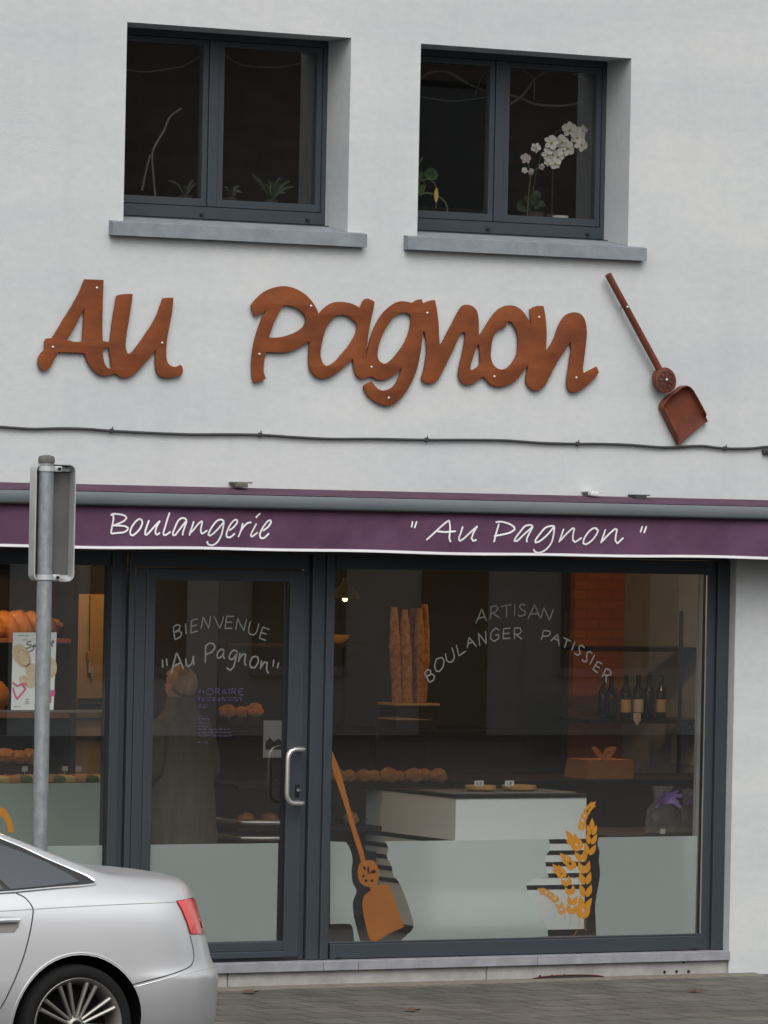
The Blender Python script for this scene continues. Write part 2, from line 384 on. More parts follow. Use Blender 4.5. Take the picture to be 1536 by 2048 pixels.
# ------------------------------------------------------------------ the bakery building
BL = thing('bakery_building', 'white stucco bakery with two grey upstairs windows over a dark grey shopfront', 'building', (0, 0, 0))
WT = .30
OP = {'w1': (-1.775, 4.345, -.287, 5.505), 'w2': (.190, 4.345, 1.675, 5.500), 'shop': (-3.9, -.15, 2.513, 2.74)}
xs = sorted({-9, 9} | {v for o in OP.values() for v in (o[0], o[2])}); zs = sorted({-.6, 8.5, -.15} | {v for o in OP.values() for v in (o[1], o[3])})
def solid(i, j):
    if not (0 <= i < len(xs)-1 and 0 <= j < len(zs)-1): return False
    cx, cz = (xs[i]+xs[i+1])/2, (zs[j]+zs[j+1])/2
    return not any(o[0] < cx < o[2] and o[1] < cz < o[3] for o in OP.values())
b = MB()
for i in range(len(xs)-1):
    for j in range(len(zs)-1):
        if not solid(i, j): continue
        x0, x1, z0, z1 = xs[i], xs[i+1], zs[j], zs[j+1]
        b.add([(x0, 0, z0), (x1, 0, z0), (x1, 0, z1), (x0, 0, z1)], [(0, 1, 2, 3)])
        b.add([(x0, WT+.12, z0), (x1, WT+.12, z0), (x1, WT+.12, z1), (x0, WT+.12, z1)], [(3, 2, 1, 0)])
        for di, dj, q in ((-1, 0, (x0, z0, x0, z1)), (1, 0, (x1, z0, x1, z1)), (0, -1, (x0, z0, x1, z0)), (0, 1, (x0, z1, x1, z1))):
            if not solid(i+di, j+dj): b.add([(q[0], 0, q[1]), (q[2], 0, q[3]), (q[2], WT+.12, q[3]), (q[0], WT+.12, q[1])], [(0, 1, 2, 3)])
b.build('wall', M['wall'], BL)
b = MB()
b.box(-9, 8, -.15, 9, 8.3, 8.5); b.box(-9, .43, -.15, -8.7, 7.99, 8.5); b.box(8.7, .43, -.15, 9, 7.99, 8.5)
b.build('rear_walls', M['wall'], BL)
b = MB(); b.box(-9.1, -.12, 8.503, 9.1, 8.4, 8.62); b.build('roof', M['sill'], BL)

# upstairs windows: window > frame, sashes, panes, sill
def window(x0, z0, x1, z1, xm, name_label):
    wnd = part_empty('window', BL); wnd['label'] = name_label
    Y = .285; zb = z0+.055
    f = MB()
    f.box(x0-.03, Y, zb, x0+.04, Y+.07, z1+.03); f.box(x1-.03, Y, zb, x1+.03, Y+.07, z1+.03)
    f.box(x0+.04, Y, z1-.04, x1-.03, Y+.07, z1+.03); f.box(x0+.04, Y, zb, x1-.03, Y+.07, zb+.070)
    f.box(x0-.03, Y-.05, zb-.03, x1+.02, Y-.003, zb-.008)        # drip rail
    f.build('frame', M['frame'], wnd)
    for k in ((x0*.56+x1*.44), x1-.12):
        g = MB(); g.box(k-.012, Y-.012, zb+.018, k+.012, Y-.002, zb+.032); g.build('drain_cap', M['frame_dark'], wnd)
    for a, c in ((x0+.043, xm-.036), (xm+.036, x1-.033)):
        s_ = MB(); w = .034; t0, t1 = zb+.075, z1-.044
        s_.box(a, Y+.006, t0, a+w, Y+.06, t1); s_.box(c-w, Y+.006, t0, c, Y+.06, t1)
        s_.box(a+w, Y+.006, t0, c-w, Y+.06, t0+w+.01); s_.box(a+w, Y+.006, t1-w, c-w, Y+.06, t1)
        s_.build('sash', M['frame'], wnd)
        p = MB(); p.add([(a+w-.01, Y+.03, t0+w), (c-w+.01, Y+.03, t0+w), (c-w+.01, Y+.03, t1-w+.01), (a+w-.01, Y+.03, t1-w+.01)], [(0, 1, 2, 3)])
        p.build('pane', M['glass_up'], wnd)
    mm = MB(); mm.box(xm-.032, Y-.004, zb+.073, xm+.032, Y+.05, z1-.042, bev=.004); mm.build('mullion', M['frame'], wnd)
    dk = MB(); dk.box(x0+.05, Y+.03, zb+.070, x1-.05, Y+.05, zb+.0749); dk.box(xm-.036, Y+.012, zb+.0749, xm+.036, Y+.03, z1-.044)
    dk.build('gasket', M['frame_dark'], wnd)
    s2 = MB()
    v = [(x0-.093, -.055, z0-.087), (x1+.105, -.055, z0-.087), (x1+.105, -.055, z0-.010), (x0-.093, -.055, z0-.010), (x0-.093, -.002, z0-.087), (x1+.105, -.002, z0-.087), (x1+.105, -.002, z0+.0005), (x0-.093, -.002, z0+.0005)]
    s2.add(v, [(0, 1, 2, 3), (3, 2, 6, 7), (0, 3, 7, 4), (1, 5, 6, 2), (0, 4, 5, 1), (4, 7, 6, 5)])
    v = [(x0+.002, -.004, z0+.003), (x1-.002, -.004, z0+.003), (x1-.002, Y+.02, z0+.052), (x0+.002, Y+.02, z0+.052), (x0+.002, -.004, z0-.002), (x1-.002, -.004, z0-.002), (x1-.002, Y+.02, z0-.001), (x0+.002, Y+.02, z0-.001)]
    s2.add(v, [(0, 1, 2, 3), (4, 7, 6, 5), (0, 4, 5, 1), (2, 6, 7, 3), (0, 3, 7, 4), (1, 5, 6, 2)])
    s2.build('sill', M['sill'], wnd)
    return wnd
window(*OP['w1'], -1.052, 'upstairs window on the left, above the word Au')
window(*OP['w2'], .915, 'upstairs window on the right, with white orchids behind it')

# upstairs room shell
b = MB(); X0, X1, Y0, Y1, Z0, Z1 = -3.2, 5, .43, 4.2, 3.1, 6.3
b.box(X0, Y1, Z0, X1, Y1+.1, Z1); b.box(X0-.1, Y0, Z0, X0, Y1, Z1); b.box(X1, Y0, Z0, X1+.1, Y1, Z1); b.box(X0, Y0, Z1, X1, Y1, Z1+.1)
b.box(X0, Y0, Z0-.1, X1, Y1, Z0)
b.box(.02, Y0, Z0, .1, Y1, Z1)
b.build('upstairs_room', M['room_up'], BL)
for x0, x1 in ((-1.95, -.15), (.12, 1.85)):
    b = MB(); b.box(x0, .37, 4.455, x1, .68, 4.490, bev=.004); b.build('window_board', M['pot'], BL)

# plinth, ledge under the shopfront
b = MB(); zt = -.056
xsb = [-3.9, -2.4, -.985, .78, 2.512]
for k in range(len(xsb)-1): b.box(xsb[k]+.003, .012, -.3, xsb[k+1]-.003, .30, zt-.003, bev=.004)
b.build('plinth', M['plinth'], BL)
b = MB()
xsl = [-3.9, -1.9, -.36, -.12, 1.12, 2.512]
for k in range(len(xsl)-1): b.box(xsl[k]+.0015, -.018, zt, xsl[k+1]-.0015, .40, 0.0, bev=.003)
b.build('ledge', M['ledge'], BL)
for px, py in ((1080, 1953), (1104, 1952), (1128, 1951), (1329, 1944), (1353, 1943), (1377, 1943), (1367, 1924)):
    p = at(px, py, .010); b = MB(); b.lathe([(.0, -.004), (.009, -.004), (.009, .0015)], p, 10, axis='y'); b.build('vent_hole', M['frame_dark'], BL)

b = MB(); b.box(-3.9, .085, 2.423, 2.512, .41, 2.739); b.build('header_panel', M['frame'], BL)
# ----- shopfront: door, shop windows
FY = .075      # face of the frames
def bars(name, lst, par, m='frame', y0=FY, y1=FY+.07):
    b = MB()
    for q in lst:
        a, c = (q[4], q[5]) if len(q) > 4 else (y0, y1)
        b.box(q[0], a, q[1], q[2], c, q[3], bev=.004)
    return b.build(name, M[m], par)
ZT = 2.42
GY = FY+.035
# shop window on the right
SW = part_empty('shop_window', BL); SW['label'] = 'wide shop window with frosted band, wheat ears and arched lettering'
bars('frame', [(-.432, .002, -.345, ZT), (-.345, .002, -.292, ZT, FY-.018, FY+.07), (-.292, .002, -.268, ZT, FY+.02, FY+.07),
               (-.268, .004, 2.362, .092), (-.268, .092, 2.362, .104, FY+.018, FY+.07), (-.268, 2.335, 2.362, ZT, FY+.012, FY+.07),
               (2.362, .004, 2.425, ZT, FY+.016, FY+.07), (2.425, .002, 2.511, ZT, FY-.01, FY+.07)], SW)
for x in (-.27, 2.352): b = MB(); b.box(x, FY+.045, .09, x+.008, FY+.05, 2.34); b.build('gasket', M['frame_dark'], SW)
b = MB()
b.box(2.3515, FY+.012, .105, 2.3575, FY+.018, 2.33)
b.build('edge_trim', M['steel'], SW)
for px, py in ((677, 1916), (920, 1913), (1158, 1906), (1388, 1898)):
    p = at(px, py, FY); b = MB(); b.box(p.x-.017, FY-.009, p.z-.007, p.x+.017, FY-.0005, p.z+.007, bev=.003); b.build('drain_cap', M['frame_dark'], SW)
b = MB(); b.add([(-.27, GY, .09), (2.364, GY, .09), (2.364, GY, 2.34), (-.27, GY, 2.34)], [(0, 1, 2, 3)]); b.build('pane', M['glass'], SW)
# shop window on the left
LW = part_empty('shop_window', BL); LW['label'] = 'shop window beside the car, with a poster behind the glass'
bars('frame', [(-1.762, .002, -1.700, ZT), (-1.700, .002, -1.652, ZT, FY+.03, FY+.07), (-3.9, .004, -1.762, .092), (-3.9, 2.335, -1.762, ZT, FY+.012, FY+.07), (-3.898, .092, -3.8, 2.335)], LW)
b = MB(); b.box(-1.79, FY+.045, .09, -1.763, FY+.05, 2.34); b.build('gasket', M['frame_dark'], LW)
b = MB(); b.add([(-3.82, GY, .09), (-1.76, GY, .09), (-1.76, GY, 2.34), (-3.82, GY, 2.34)], [(0, 1, 2, 3)]); b.build('pane', M['glass'], LW)
# door
DR = part_empty('door', BL); DR['label'] = 'grey framed glass door with welcome lettering and steel pull handle'
bars('frame', [(-1.650, .002, -1.612, ZT), (-1.612, 2.332, -.472, ZT), (-.474, .002, -.434, ZT, FY+.03, FY+.07)], DR)
bars('leaf', [(-1.605, .022, -1.535, 2.325, FY+.008, FY+.06), (-1.535, .022, -1.475, 2.325, FY+.004, FY+.06), (-1.475, 2.255, -.58, 2.325, FY+.008, FY+.06),
              (-1.475, .022, -.58, .060, FY-.006, FY+.06), (-1.475, .060, -.58, .118, FY+.006, FY+.06),
              (-.580, .022, -.478, 2.325, FY+.008, FY+.06)], DR)
b = MB(); b.box(-.606, FY+.03, .118, -.582, FY+.034, 2.255); b.box(-1.6, FY+.01, .003, -.48, FY+.05, .0215); b.box(-.478, FY+.02, .02, -.4745, FY+.06, 2.32); b.build('gasket', M['frame_dark'], DR)
b = MB(); b.add([(-1.48, GY, .11), (-.575, GY, .11), (-.575, GY, 2.26), (-1.48, GY, 2.26)], [(0, 1, 2, 3)]); b.build('pane', M['glass'], DR)
# pull handle
Yh = FY-.075
pa, pb = at(603, 1499, Yh), at(599, 1607, Yh)
xh = at(575, 1550, Yh).x; xe = -.505
b = MB()
path = [(xe, FY+.008, pa.z), (xe, Yh+.01, pa.z), (xe-.012, Yh, pa.z), (xh+.045, Yh, pa.z), (xh+.018, Yh, pa.z-.012), (xh+.003, Yh, pa.z-.035), (xh, Yh, pa.z-.06),
        (xh-.002, Yh, pb.z+.06), (xh+.001, Yh, pb.z+.035), (xh+.016, Yh, pb.z+.012), (xh+.043, Yh, pb.z), (xe-.014, Yh, pb.z), (xe-.002, Yh+.01, pb.z), (xe-.002, FY+.008, pb.z)]
b.tube(path, .0145, 12); b.build('handle', M['steel'], DR, smooth=True)
p = at(596, 1580, FY); b = MB(); b.box(p.x-.016, FY-.002, p.z-.04, p.x+.012, FY+.0079, p.z+.035, bev=.004); b.build('lock_plate', M['black_metal'], DR)
b = MB(); b.lathe([(.0, -.004), (.009, -.004), (.009, .004)], (p.x-.002, FY-.004, p.z), 12, axis='y'); b.build('lock', M['steel'], DR)

# frosted film: one piece in the door, one in the left window, two shaped pieces in the shop window
FYY = GY+.003
b = MB(); b.add([(-1.475, FYY, .12), (-.612, FYY, .12), (-.612, FYY, .700), (-1.475, FYY, .700)], [(0, 1, 2, 3)]); b.build('frosted_film', M['film'], DR)
b = MB(); b.add([(-3.79, FYY, .10), (-1.775, FYY, .10), (-1.775, FYY, .700), (-3.79, FYY, .700)], [(0, 1, 2, 3)]); b.build('frosted_film', M['film'], LW)
O6, O7, SZ = (630, 1500), (1000, 1500), 1536/440
def cut(pts, o): return [(o[0]+a/SZ, o[1]+c/SZ) for a, c in pts]
left_curve = cut([(215, 642), (240, 680), (262, 760), (255, 850), (265, 930), (290, 985), (265, 1060), (270, 1150), (290, 1240), (320, 1352)], O6)
piece1 = [(660.5, 1683)] + left_curve + cut([(275, 1352), (262, 1240), (240, 1215), (105, 1215)], O6)
right_curve = cut([(490, 638), (512, 690), (500, 740), (535, 810), (545, 870), (590, 930), (620, 1000), (650, 1080), (680, 1180), (688, 1230), (670, 1265), (620, 1310), (580, 1348)], O6)
wl = cut([(985, 1341)], O6) + cut([(335, 1300), (330, 1240), (300, 1170), (260, 1110), (215, 1040), (190, 975), (180, 940), (240, 900), (340, 890), (330, 850), (318, 790), (320, 740), (350, 690), (340, 622)], O7)
piece2 = right_curve + wl
piece3 = cut([(690, 610), (680, 655), (695, 710), (690, 770), (698, 850), (690, 930), (675, 1010), (665, 1090), (668, 1200), (672, 1305), (1362, 1287), (1378, 600)], O7)
b = MB()
for pc in (piece1, piece2, piece3):
    b.poly(catmull(tr(pc, FYY), 4, True, 50))
b.build('frosted_film', M['film'], SW)

# lettering stuck on the glass
def strokes(lst, Y, o, s, w, lift=.00015, n=5, corner=50):
    b = MB()
    for i, st in enumerate(lst):
        b.ribbon(catmull(tr(st, Y, o, s), n, False, corner), w, lift=lift*i)
    return b
door_txt = [
 [(332,515),(345,612)],[(332,515),(365,495),(385,505),(378,530),(342,555)],[(342,555),(380,545),(397,565),(385,590),(345,612)],
 [(425,485),(432,572)],[(522,450),(470,465),(467,560),(522,545)],[(470,510),(515,498)],[(545,532),(560,435),(605,525),(618,428)],
 [(640,428),(690,525),(722,428)],[(800,432),(742,432),(728,525),(785,525)],[(735,478),(785,478)],[(810,538),(825,447),(873,545),(893,452)],
 [(925,470),(908,540),(920,570),(950,575),(972,550),(990,485)],[(1072,535),(1018,515),(993,600),(1045,618)],[(1005,557),(1050,570)]]
door_name = [
 [(250,765),(252,828)],[(280,755),(285,815)],[(315,878),(355,718),(362,718),(412,838)],[(330,820),(395,785)],
 [(428,755),(432,800),(445,818),(470,800),(483,760),(485,735)],[(485,735),(490,810)],[(580,655),(578,792)],[(575,665),(610,640),(645,645),(652,675),(630,705),(582,725)],
 [(722,690),(695,685),(672,715),(668,748),(685,752),(712,730),(722,692),(716,735),(728,760)],
 [(825,705),(800,690),(775,710),(760,745),(770,765),(795,755),(825,705),(808,770),(795,820),(768,848),(740,825)],
 [(845,712),(832,785)],[(835,765),(865,722),(888,725),(880,790),(893,810)],[(970,740),(940,745),(920,790),(928,825),(955,828),(980,795),(985,755),(970,740)],
 [(1010,770),(1000,838)],[(1000,830),(1030,785),(1055,788),(1048,840),(1065,872)],[(1105,765),(1098,820)],[(1142,785),(1130,832)]]
LY = GY-.003
strokes(door_txt, LY, (260, 1120), 3.84, .0085).build('welcome_lettering', M['vinyl'], DR)
for w in (door_name[:2], door_name[2:6], door_name[6:-2], door_name[-2:]): strokes(w, LY, (260, 1120), 3.84, .0105).build('name_lettering', M['vinyl'], DR)
hor = [[(528,988),(528,1035)],[(562,988),(562,1035)],[(528,1011),(562,1011)],[(612,988),(592,992),(582,1011),(592,1031),(612,1035),(632,1030),(638,1011),(630,992),(612,988)],
 [(655,1035),(655,988),(682,990),(686,1003),(676,1012),(655,1014)],[(668,1014),(690,1035)],[(702,1035),(722,988),(744,1035)],[(709,1020),(737,1020)],[(760,988),(760,1035)],
 [(780,1035),(780,988),(806,990),(811,1003),(800,1012),(780,1014)],[(793,1014),(815,1035)],[(870,988),(836,988),(836,1035),(872,1035)],[(836,1011),(864,1011)]]
for y0, x1 in ((1060, 870), (1076, 860), (1112, 600), (1130, 590), (1200, 600), (1220, 610), (1250, 600), (1275, 590), (1300, 770), (1325, 770), (1350, 780), (1400, 600)):
    x = 520
    while x < x1:
        l = random.uniform(14, 40); hor.append([(x, y0+random.uniform(-2, 2)), (min(x+l, x1), y0+random.uniform(-2, 2))]); x += l+9
strokes(hor[:13], LY, (260, 1120), 3.84, .0055, n=3).build('opening_hours_heading', M['vinyl_purple'], DR)
for lo, hi in ((1050, 1090), (1100, 1140), (1190, 1285), (1290, 1360), (1390, 1410)):
    strokes([q for q in hor[13:] if lo < q[0][1] < hi], LY, (260, 1120), 3.84, .006, n=2).build('opening_hours_text', M['vinyl_purple'], DR)
o4 = (630, 1120)
def z5(p): return [((1060+a/3.227-630)*SZ, c/3.227*SZ) for a, c in p]
win_txt = [
 [(1122,445),(1165,340),(1198,428)],[(1140,408),(1190,395)],[(1222,418),(1230,320)],[(1222,330),(1262,318),(1278,335),(1262,360),(1228,375)],[(1240,372),(1290,405)],
 [(1295,325),(1375,310)],[(1338,318),(1335,398)],[(1395,305),(1390,390)],[(1472,315),(1440,308),(1425,325),(1440,345),(1468,360),(1465,382),(1435,392),(1415,385)],
 [((1055-630)*SZ,(1239-1120)*SZ),((1069-630)*SZ,(1209-1120)*SZ),((1080-630)*SZ,(1237-1120)*SZ)],[((1061-630)*SZ,(1228-1120)*SZ),((1077-630)*SZ,(1227-1120)*SZ)],
 z5([(68,378),(88,308),(125,388),(150,315)]),
 [(765,790),(800,855)],[(765,790),(785,765),(808,772),(805,795),(782,815)],[(785,812),(815,795),(835,810),(828,835),(800,855)],
 [(885,680),(850,690),(835,735),(845,775),(868,778),(893,745),(900,700),(885,680)],[(910,650),(920,700),(940,715),(965,700),(972,670),(955,610)],[(985,590),(1005,668),(1055,635)],
 [(1062,615),(1075,540),(1128,605)],[(1065,585),(1110,570)],[(1150,600),(1140,510),(1195,585),(1190,495)],
 [(1285,490),(1260,475),(1230,505),(1225,550),(1250,568),(1282,548),(1280,522),(1255,525)],[(1365,475),(1315,480),(1312,550),(1365,545)],[(1312,515),(1358,510)],
 [(1392,555),(1390,475),(1430,475),(1440,495),(1425,515),(1392,520)],[(1400,520),(1447,555)],
 z5([(88,455),(72,518)]),z5([(86,455),(125,458),(132,472),(115,490),(80,492)]),z5([(130,525),(178,480),(188,555)]),z5([(150,505),(185,520)]),
 z5([(215,500),(265,525)]),z5([(240,512),(222,568)]),z5([(290,525),(268,585)]),z5([(352,568),(335,550),(315,558),(318,585),(325,605),(305,615),(285,600)]),
 z5([(402,605),(385,590),(368,598),(365,625),(368,650),(350,658),(332,640)]),z5([(418,610),(385,675)]),z5([(468,672),(435,655),(405,705),(438,730)]),z5([(420,680),(450,698)]),
 z5([(462,760),(490,700),(515,712),(522,730),(505,745),(472,738)]),z5([(488,742),(490,792)])]
for w in (win_txt[:12], win_txt[12:26], win_txt[26:]): strokes(w, LY, o4, SZ, .0085).build('lettering', M['vinyl'], SW)

# wheat ears and peel stuck on the glass
def kernel(b, c, ang, L, w, Y, k):
    pts = []; d = Vector((math.cos(ang), -math.sin(ang))); e = Vector((d.y, -d.x))
    for t, q in ((0, 0), (.18, .72), (.42, 1), (.68, .72), (1, 0), (.68, -.72), (.42, -1), (.18, -.72)):
        p = Vector(c)+d*(t*L)+e*(q*w/2); pts.append((p.x, p.y))
    b.poly(catmull(tr(pts, Y-.0001*k, O7, SZ), 3, True, 60))
def ear(b, spine, n, L, w, Y, k0=0):
    sp = catmull([(x, y, 0) for x, y in spine], 12); N = len(sp)
    for i in range(n):
        f = i/(n-.2); q = sp[int(f*(N-1))]; q2 = sp[min(N-1, int(f*(N-1))+2)]; t = q2-q if (q2-q).length > 0 else q-sp[-3]
        a = math.atan2(-t.y, t.x); sc = 1-.18*f
        for sgn in (-1, 1):
            off = Vector((math.sin(a), math.cos(a)))*(-sgn*w*.20)
            kernel(b, (q.x+off.x, q.y+off.y), a+sgn*R(19), L*sc, w*sc, Y, k0+2*i+(sgn > 0))
    q = sp[-1]; t = sp[-1]-sp[-4]; kernel(b, (q.x-t.x*.1, q.y-t.y*.1), math.atan2(-t.y, t.x), L*.95, w*.95, Y, k0+2*n+2)
WY = GY-.003
b = MB()
ear(b, [(568,1180),(592,1060),(596,930),(585,800),(548,690),(515,640)], 8, 104, 44, WY)
ear(b, [(618,735),(632,660),(638,600),(640,560)], 3, 92, 38, WY-.004)
ear(b, [(515,835),(490,795),(462,765)], 2, 70, 36, WY-.008)
ear(b, [(495,1150),(504,1050),(478,950),(440,880),(415,850)], 6, 78, 36, WY-.012)
ear(b, [(566,565),(580,490),(610,425),(635,395)], 6, 56, 24, WY-.016)
b.build('wheat_ear', M['vinyl_orange'], SW)
b = MB(); ear(b, [(445,1150),(405,1065),(350,1015),(305,990)], 6, 56, 28, WY-.020); b.build('wheat_ear', M['vinyl_ochre_pale'], SW)
for st in ([(560,1175),(552,1230),(520,1290),(500,1300)],[(495,1150),(490,1210),(480,1230)],[(445,1150),(465,1190)],[(568,570),(565,620)],[(600,1185),(592,1240),(605,1260)]):
    strokes([st], WY, O7, SZ, .0028).build('wheat_stalk', M['vinyl_ochre_pale'], SW)
b = MB()
hole = []
def ring(cx, cy, rx, ry, n=10, a0=0): return [(cx+rx*math.cos(2*math.pi*k/n)*math.cos(a0)-ry*math.sin(2*math.pi*k/n)*math.sin(a0), cy+rx*math.cos(2*math.pi*k/n)*math.sin(a0)+ry*math.sin(2*math.pi*k/n)*math.cos(a0)) for k in range(n)]
out = [(112,15),(122,10),(155,90),(182,165),(238,375),(290,560),(330,680),(352,770),(405,772),(435,810),(447,865),(440,915),(428,948),(465,937),(492,936),(528,970),(555,1050),(590,1140),(622,1235),(520,1282),(400,1352),(370,1290),(345,1180),(330,1080),(342,1015),(388,982),(384,958),(345,950),(312,920),(297,865),(305,805),(322,780),(300,705),(260,580),(225,450),(165,265),(120,130)]
H = [ring(372,835,8,24,8,.0), ring(408,850,20,13,8,-.3), ring(345,825,8,17,8,-.6), ring(398,912,11,9), ring(356,912,12,9), ring(338,880,8,12), ring(376,858,14,7)]
b.poly(catmull(tr(out, WY, O6, SZ), 3, True, 45), [tr(h, WY, O6, SZ) for h in H])
b.build('peel_sticker', M['vinyl_brown'], SW)
b = MB(); b.poly(catmull(tr([(0,1690),(30,1692),(60,1740),(85,1800),(95,1860),(55,1862),(45,1800),(20,1760),(0,1750)], WY, (0, 1120), 3.4125), 3, True, 45)); b.build('wheat_ear', M['vinyl_orange'], LW)

# ----- shop interior shell
RX0, RX1, RY0, RY1, RZ = -3.9, 4.62, .43, 4.8, 2.72
b = MB(); b.box(RX0, RY0-.02, -.14, RX1, RY1, -.002); b.build('shop_floor', M['floor_in'], BL)
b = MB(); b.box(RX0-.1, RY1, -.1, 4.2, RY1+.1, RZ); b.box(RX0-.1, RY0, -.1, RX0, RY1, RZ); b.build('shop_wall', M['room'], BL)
b = MB(); b.box(RX1, RY0, -.1, RX1+.1, RY1+.1, RZ); b.box(2.515, RY0+.001, -.1, RX1, RY0+.02, RZ); b.build('shop_side_wall', M['room_grey'], BL)
b = MB(); b.box(4.2, RY1-.06, -.1, 4.619, RY1+.1, RZ); b.build('brick_pier', M['brick'], BL)
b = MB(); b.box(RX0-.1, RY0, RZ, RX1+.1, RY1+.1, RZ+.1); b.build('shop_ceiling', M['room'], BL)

# ------------------------------------------------------------------ the rust lettering on the wall
LYF = -.030
def sign(name, label, outer, holes, bolts):
    c = sum(outer, Vector())/len(outer); c.y = 0
    t = thing(name, label, 'sign letters', c, 'rusty steel words on the facade')
    MB().poly(catmull(outer, 4, True, 48), [catmull(h, 4, True, 60) for h in holes], depth=.014, bev=.0015).build('steel_plate', M['rust'], t, smooth=True, angle=35)
    for q in bolts:
        bb = MB(); bb.ball(q, .0085, 10, 6, (1, .6, 1)); bb.tube([Vector(q)+Vector((0, .0145, 0)), (q.x, -.001, q.z)], .005, 6); bb.build('bolt', M['bolt'], t, smooth=True)
    return t
Z1o, Z1s = (60, 540), 4.8
au = tr([(527,88),(709,95),(704,200),(700,330),(697,480),(697,590),(701,680),(768,693),(778,620),(795,480),(815,360),(835,245),(870,235),(920,230),(988,230),(975,330),(955,460),(935,580),(922,680),(922,750),(935,795),(955,803),(985,785),(1040,715),(1110,615),(1180,510),(1225,420),(1258,330),(1278,270),(1320,265),(1379,265),(1370,370),(1352,480),(1330,590),(1314,690),(1309,770),(1312,850),(1325,890),(1355,920),(1400,930),(1430,920),(1450,910),(1465,935),(1470,965),(1465,995),(1450,1012),(1400,1025),(1330,1035),(1280,1030),(1240,1010),(1217,975),(1208,920),(1205,850),(1212,760),(1150,840),(1090,910),(1030,975),(985,1012),(940,1030),(895,1035),(855,1018),(825,993),(790,1002),(745,1014),(700,1015),(655,998),(610,960),(575,915),(545,860),(527,800),(450,795),(360,792),(275,788),(240,850),(205,920),(170,958),(130,965),(95,940),(78,890),(88,830),(115,790),(138,765),(142,725),(145,680),(165,657),(195,655),(215,650),(260,580),(320,480),(380,385),(430,300),(480,205),(510,130)], LYF, Z1o, Z1s)
au_h = [tr([(525,365),(515,500),(505,685),(440,690),(355,672),(400,600),(450,510),(495,420)], LYF, Z1o, Z1s), tr([(702,758),(735,748),(762,742),(765,800),(775,870),(785,935),(760,945),(735,925),(715,885),(703,820)], LYF, Z1o, Z1s)]
sign('steel_lettering', 'rust brown steel word Au on the white wall under the left window', au, au_h, tr([(644,173),(222,740),(1270,700)], LYF-.001, Z1o, Z1s))
Z2 = ((490, 560), 5.12); Z3 = ((720, 580), 5.908); Z4 = ((900, 580), 4.8)
def T(p, z): return tr(p, LYF, *z)
pag = (T([(62,262),(110,200),(180,135),(250,95),(330,70),(400,62),(470,72),(540,98),(610,140),(665,190),(710,250),(740,305),(757,352),(800,300),(850,260),(910,230),(970,222),(1050,230),(1110,247),(1180,285),(1200,240),(1225,200),(1260,190),(1300,205),(1328,222),(1318,290),(1300,370),(1280,470),(1262,580),(1252,680)], Z2)
 + T([(77,790),(95,700),(120,600),(150,500),(190,410),(240,320),(300,245),(370,185),(440,145),(500,132),(560,138),(620,150),(660,125),(700,112),(732,108),(745,160),(800,135),(850,120),(887,118),(905,200),(920,300),(930,400),(935,500),(940,580),(943,660),(980,610),(1030,510),(1090,400),(1140,300),(1180,230),(1215,185),(1265,172),(1320,185),(1365,220),(1390,265),(1402,330),(1407,420),(1407,490)], Z3)
 + T([(283,455),(330,370),(380,290),(440,210),(500,165),(560,147),(620,152),(680,185),(730,240),(760,290),(780,335),(776,260),(768,185),(810,162),(855,152),(898,152),(915,230),(925,320),(930,420),(926,510),(922,590),(960,540),(1000,470),(1035,370),(1070,295),(1110,245),(1160,220),(1210,215),(1255,230),(1290,270),(1308,330),(1315,400),(1310,490),(1300,580),(1288,670),(1277,750),(1285,800),(1340,770),(1410,735),(1430,790),(1400,835),(1350,885),(1300,930),(1240,970),(1195,985),(1150,970),(1128,935),(1122,880),(1135,780),(1150,680),(1165,580),(1160,495),(1142,520),(1100,590),(1050,660),(1000,750),(950,850),(910,920),(870,955),(820,968),(775,945),(740,905),(730,850),(745,780),(757,715),(720,760),(670,830),(620,880),(560,910),(490,928),(430,922),(380,895),(345,855),(318,830),(270,865),(220,900),(170,910),(125,895),(92,855),(82,800),(95,720),(115,640),(135,540),(152,430),(145,408),(125,402),(105,420),(70,490),(30,580)], Z4)
 + T([(1063,790),(1010,900),(960,1000),(915,1070),(870,1098),(820,1108),(770,1095),(735,1065),(728,1040),(750,970),(770,880),(785,780),(790,680),(780,570),(765,490),(755,490),(745,520),(735,600),(720,720),(700,830),(670,950),(630,1050),(570,1165),(500,1265),(420,1335),(350,1368),(280,1362),(200,1330),(120,1270),(65,1200),(42,1145),(50,1125),(100,1095),(140,1075),(170,1120),(215,1165),(270,1188),(330,1178),(390,1145),(435,1090),(465,1020),(490,950),(500,915),(460,955),(400,1010),(330,1045),(260,1063),(190,1050),(150,1025)], Z3)
 + T([(1275,990),(1240,1005),(1200,1015),(1165,1000),(1135,960),(1118,900),(1108,805),(1060,850),(980,920),(900,980),(840,1002),(780,1008),(730,990),(685,945),(662,890),(655,820),(658,720),(665,625),(600,665),(530,705),(450,735),(370,743),(290,740),(220,738),(205,800),(193,880),(195,950),(217,1010),(170,1035),(95,1050),(80,1000),(72,900),(75,790),(88,690),(110,590),(140,490),(180,390),(222,312),(170,340),(112,375),(85,335)], Z2))
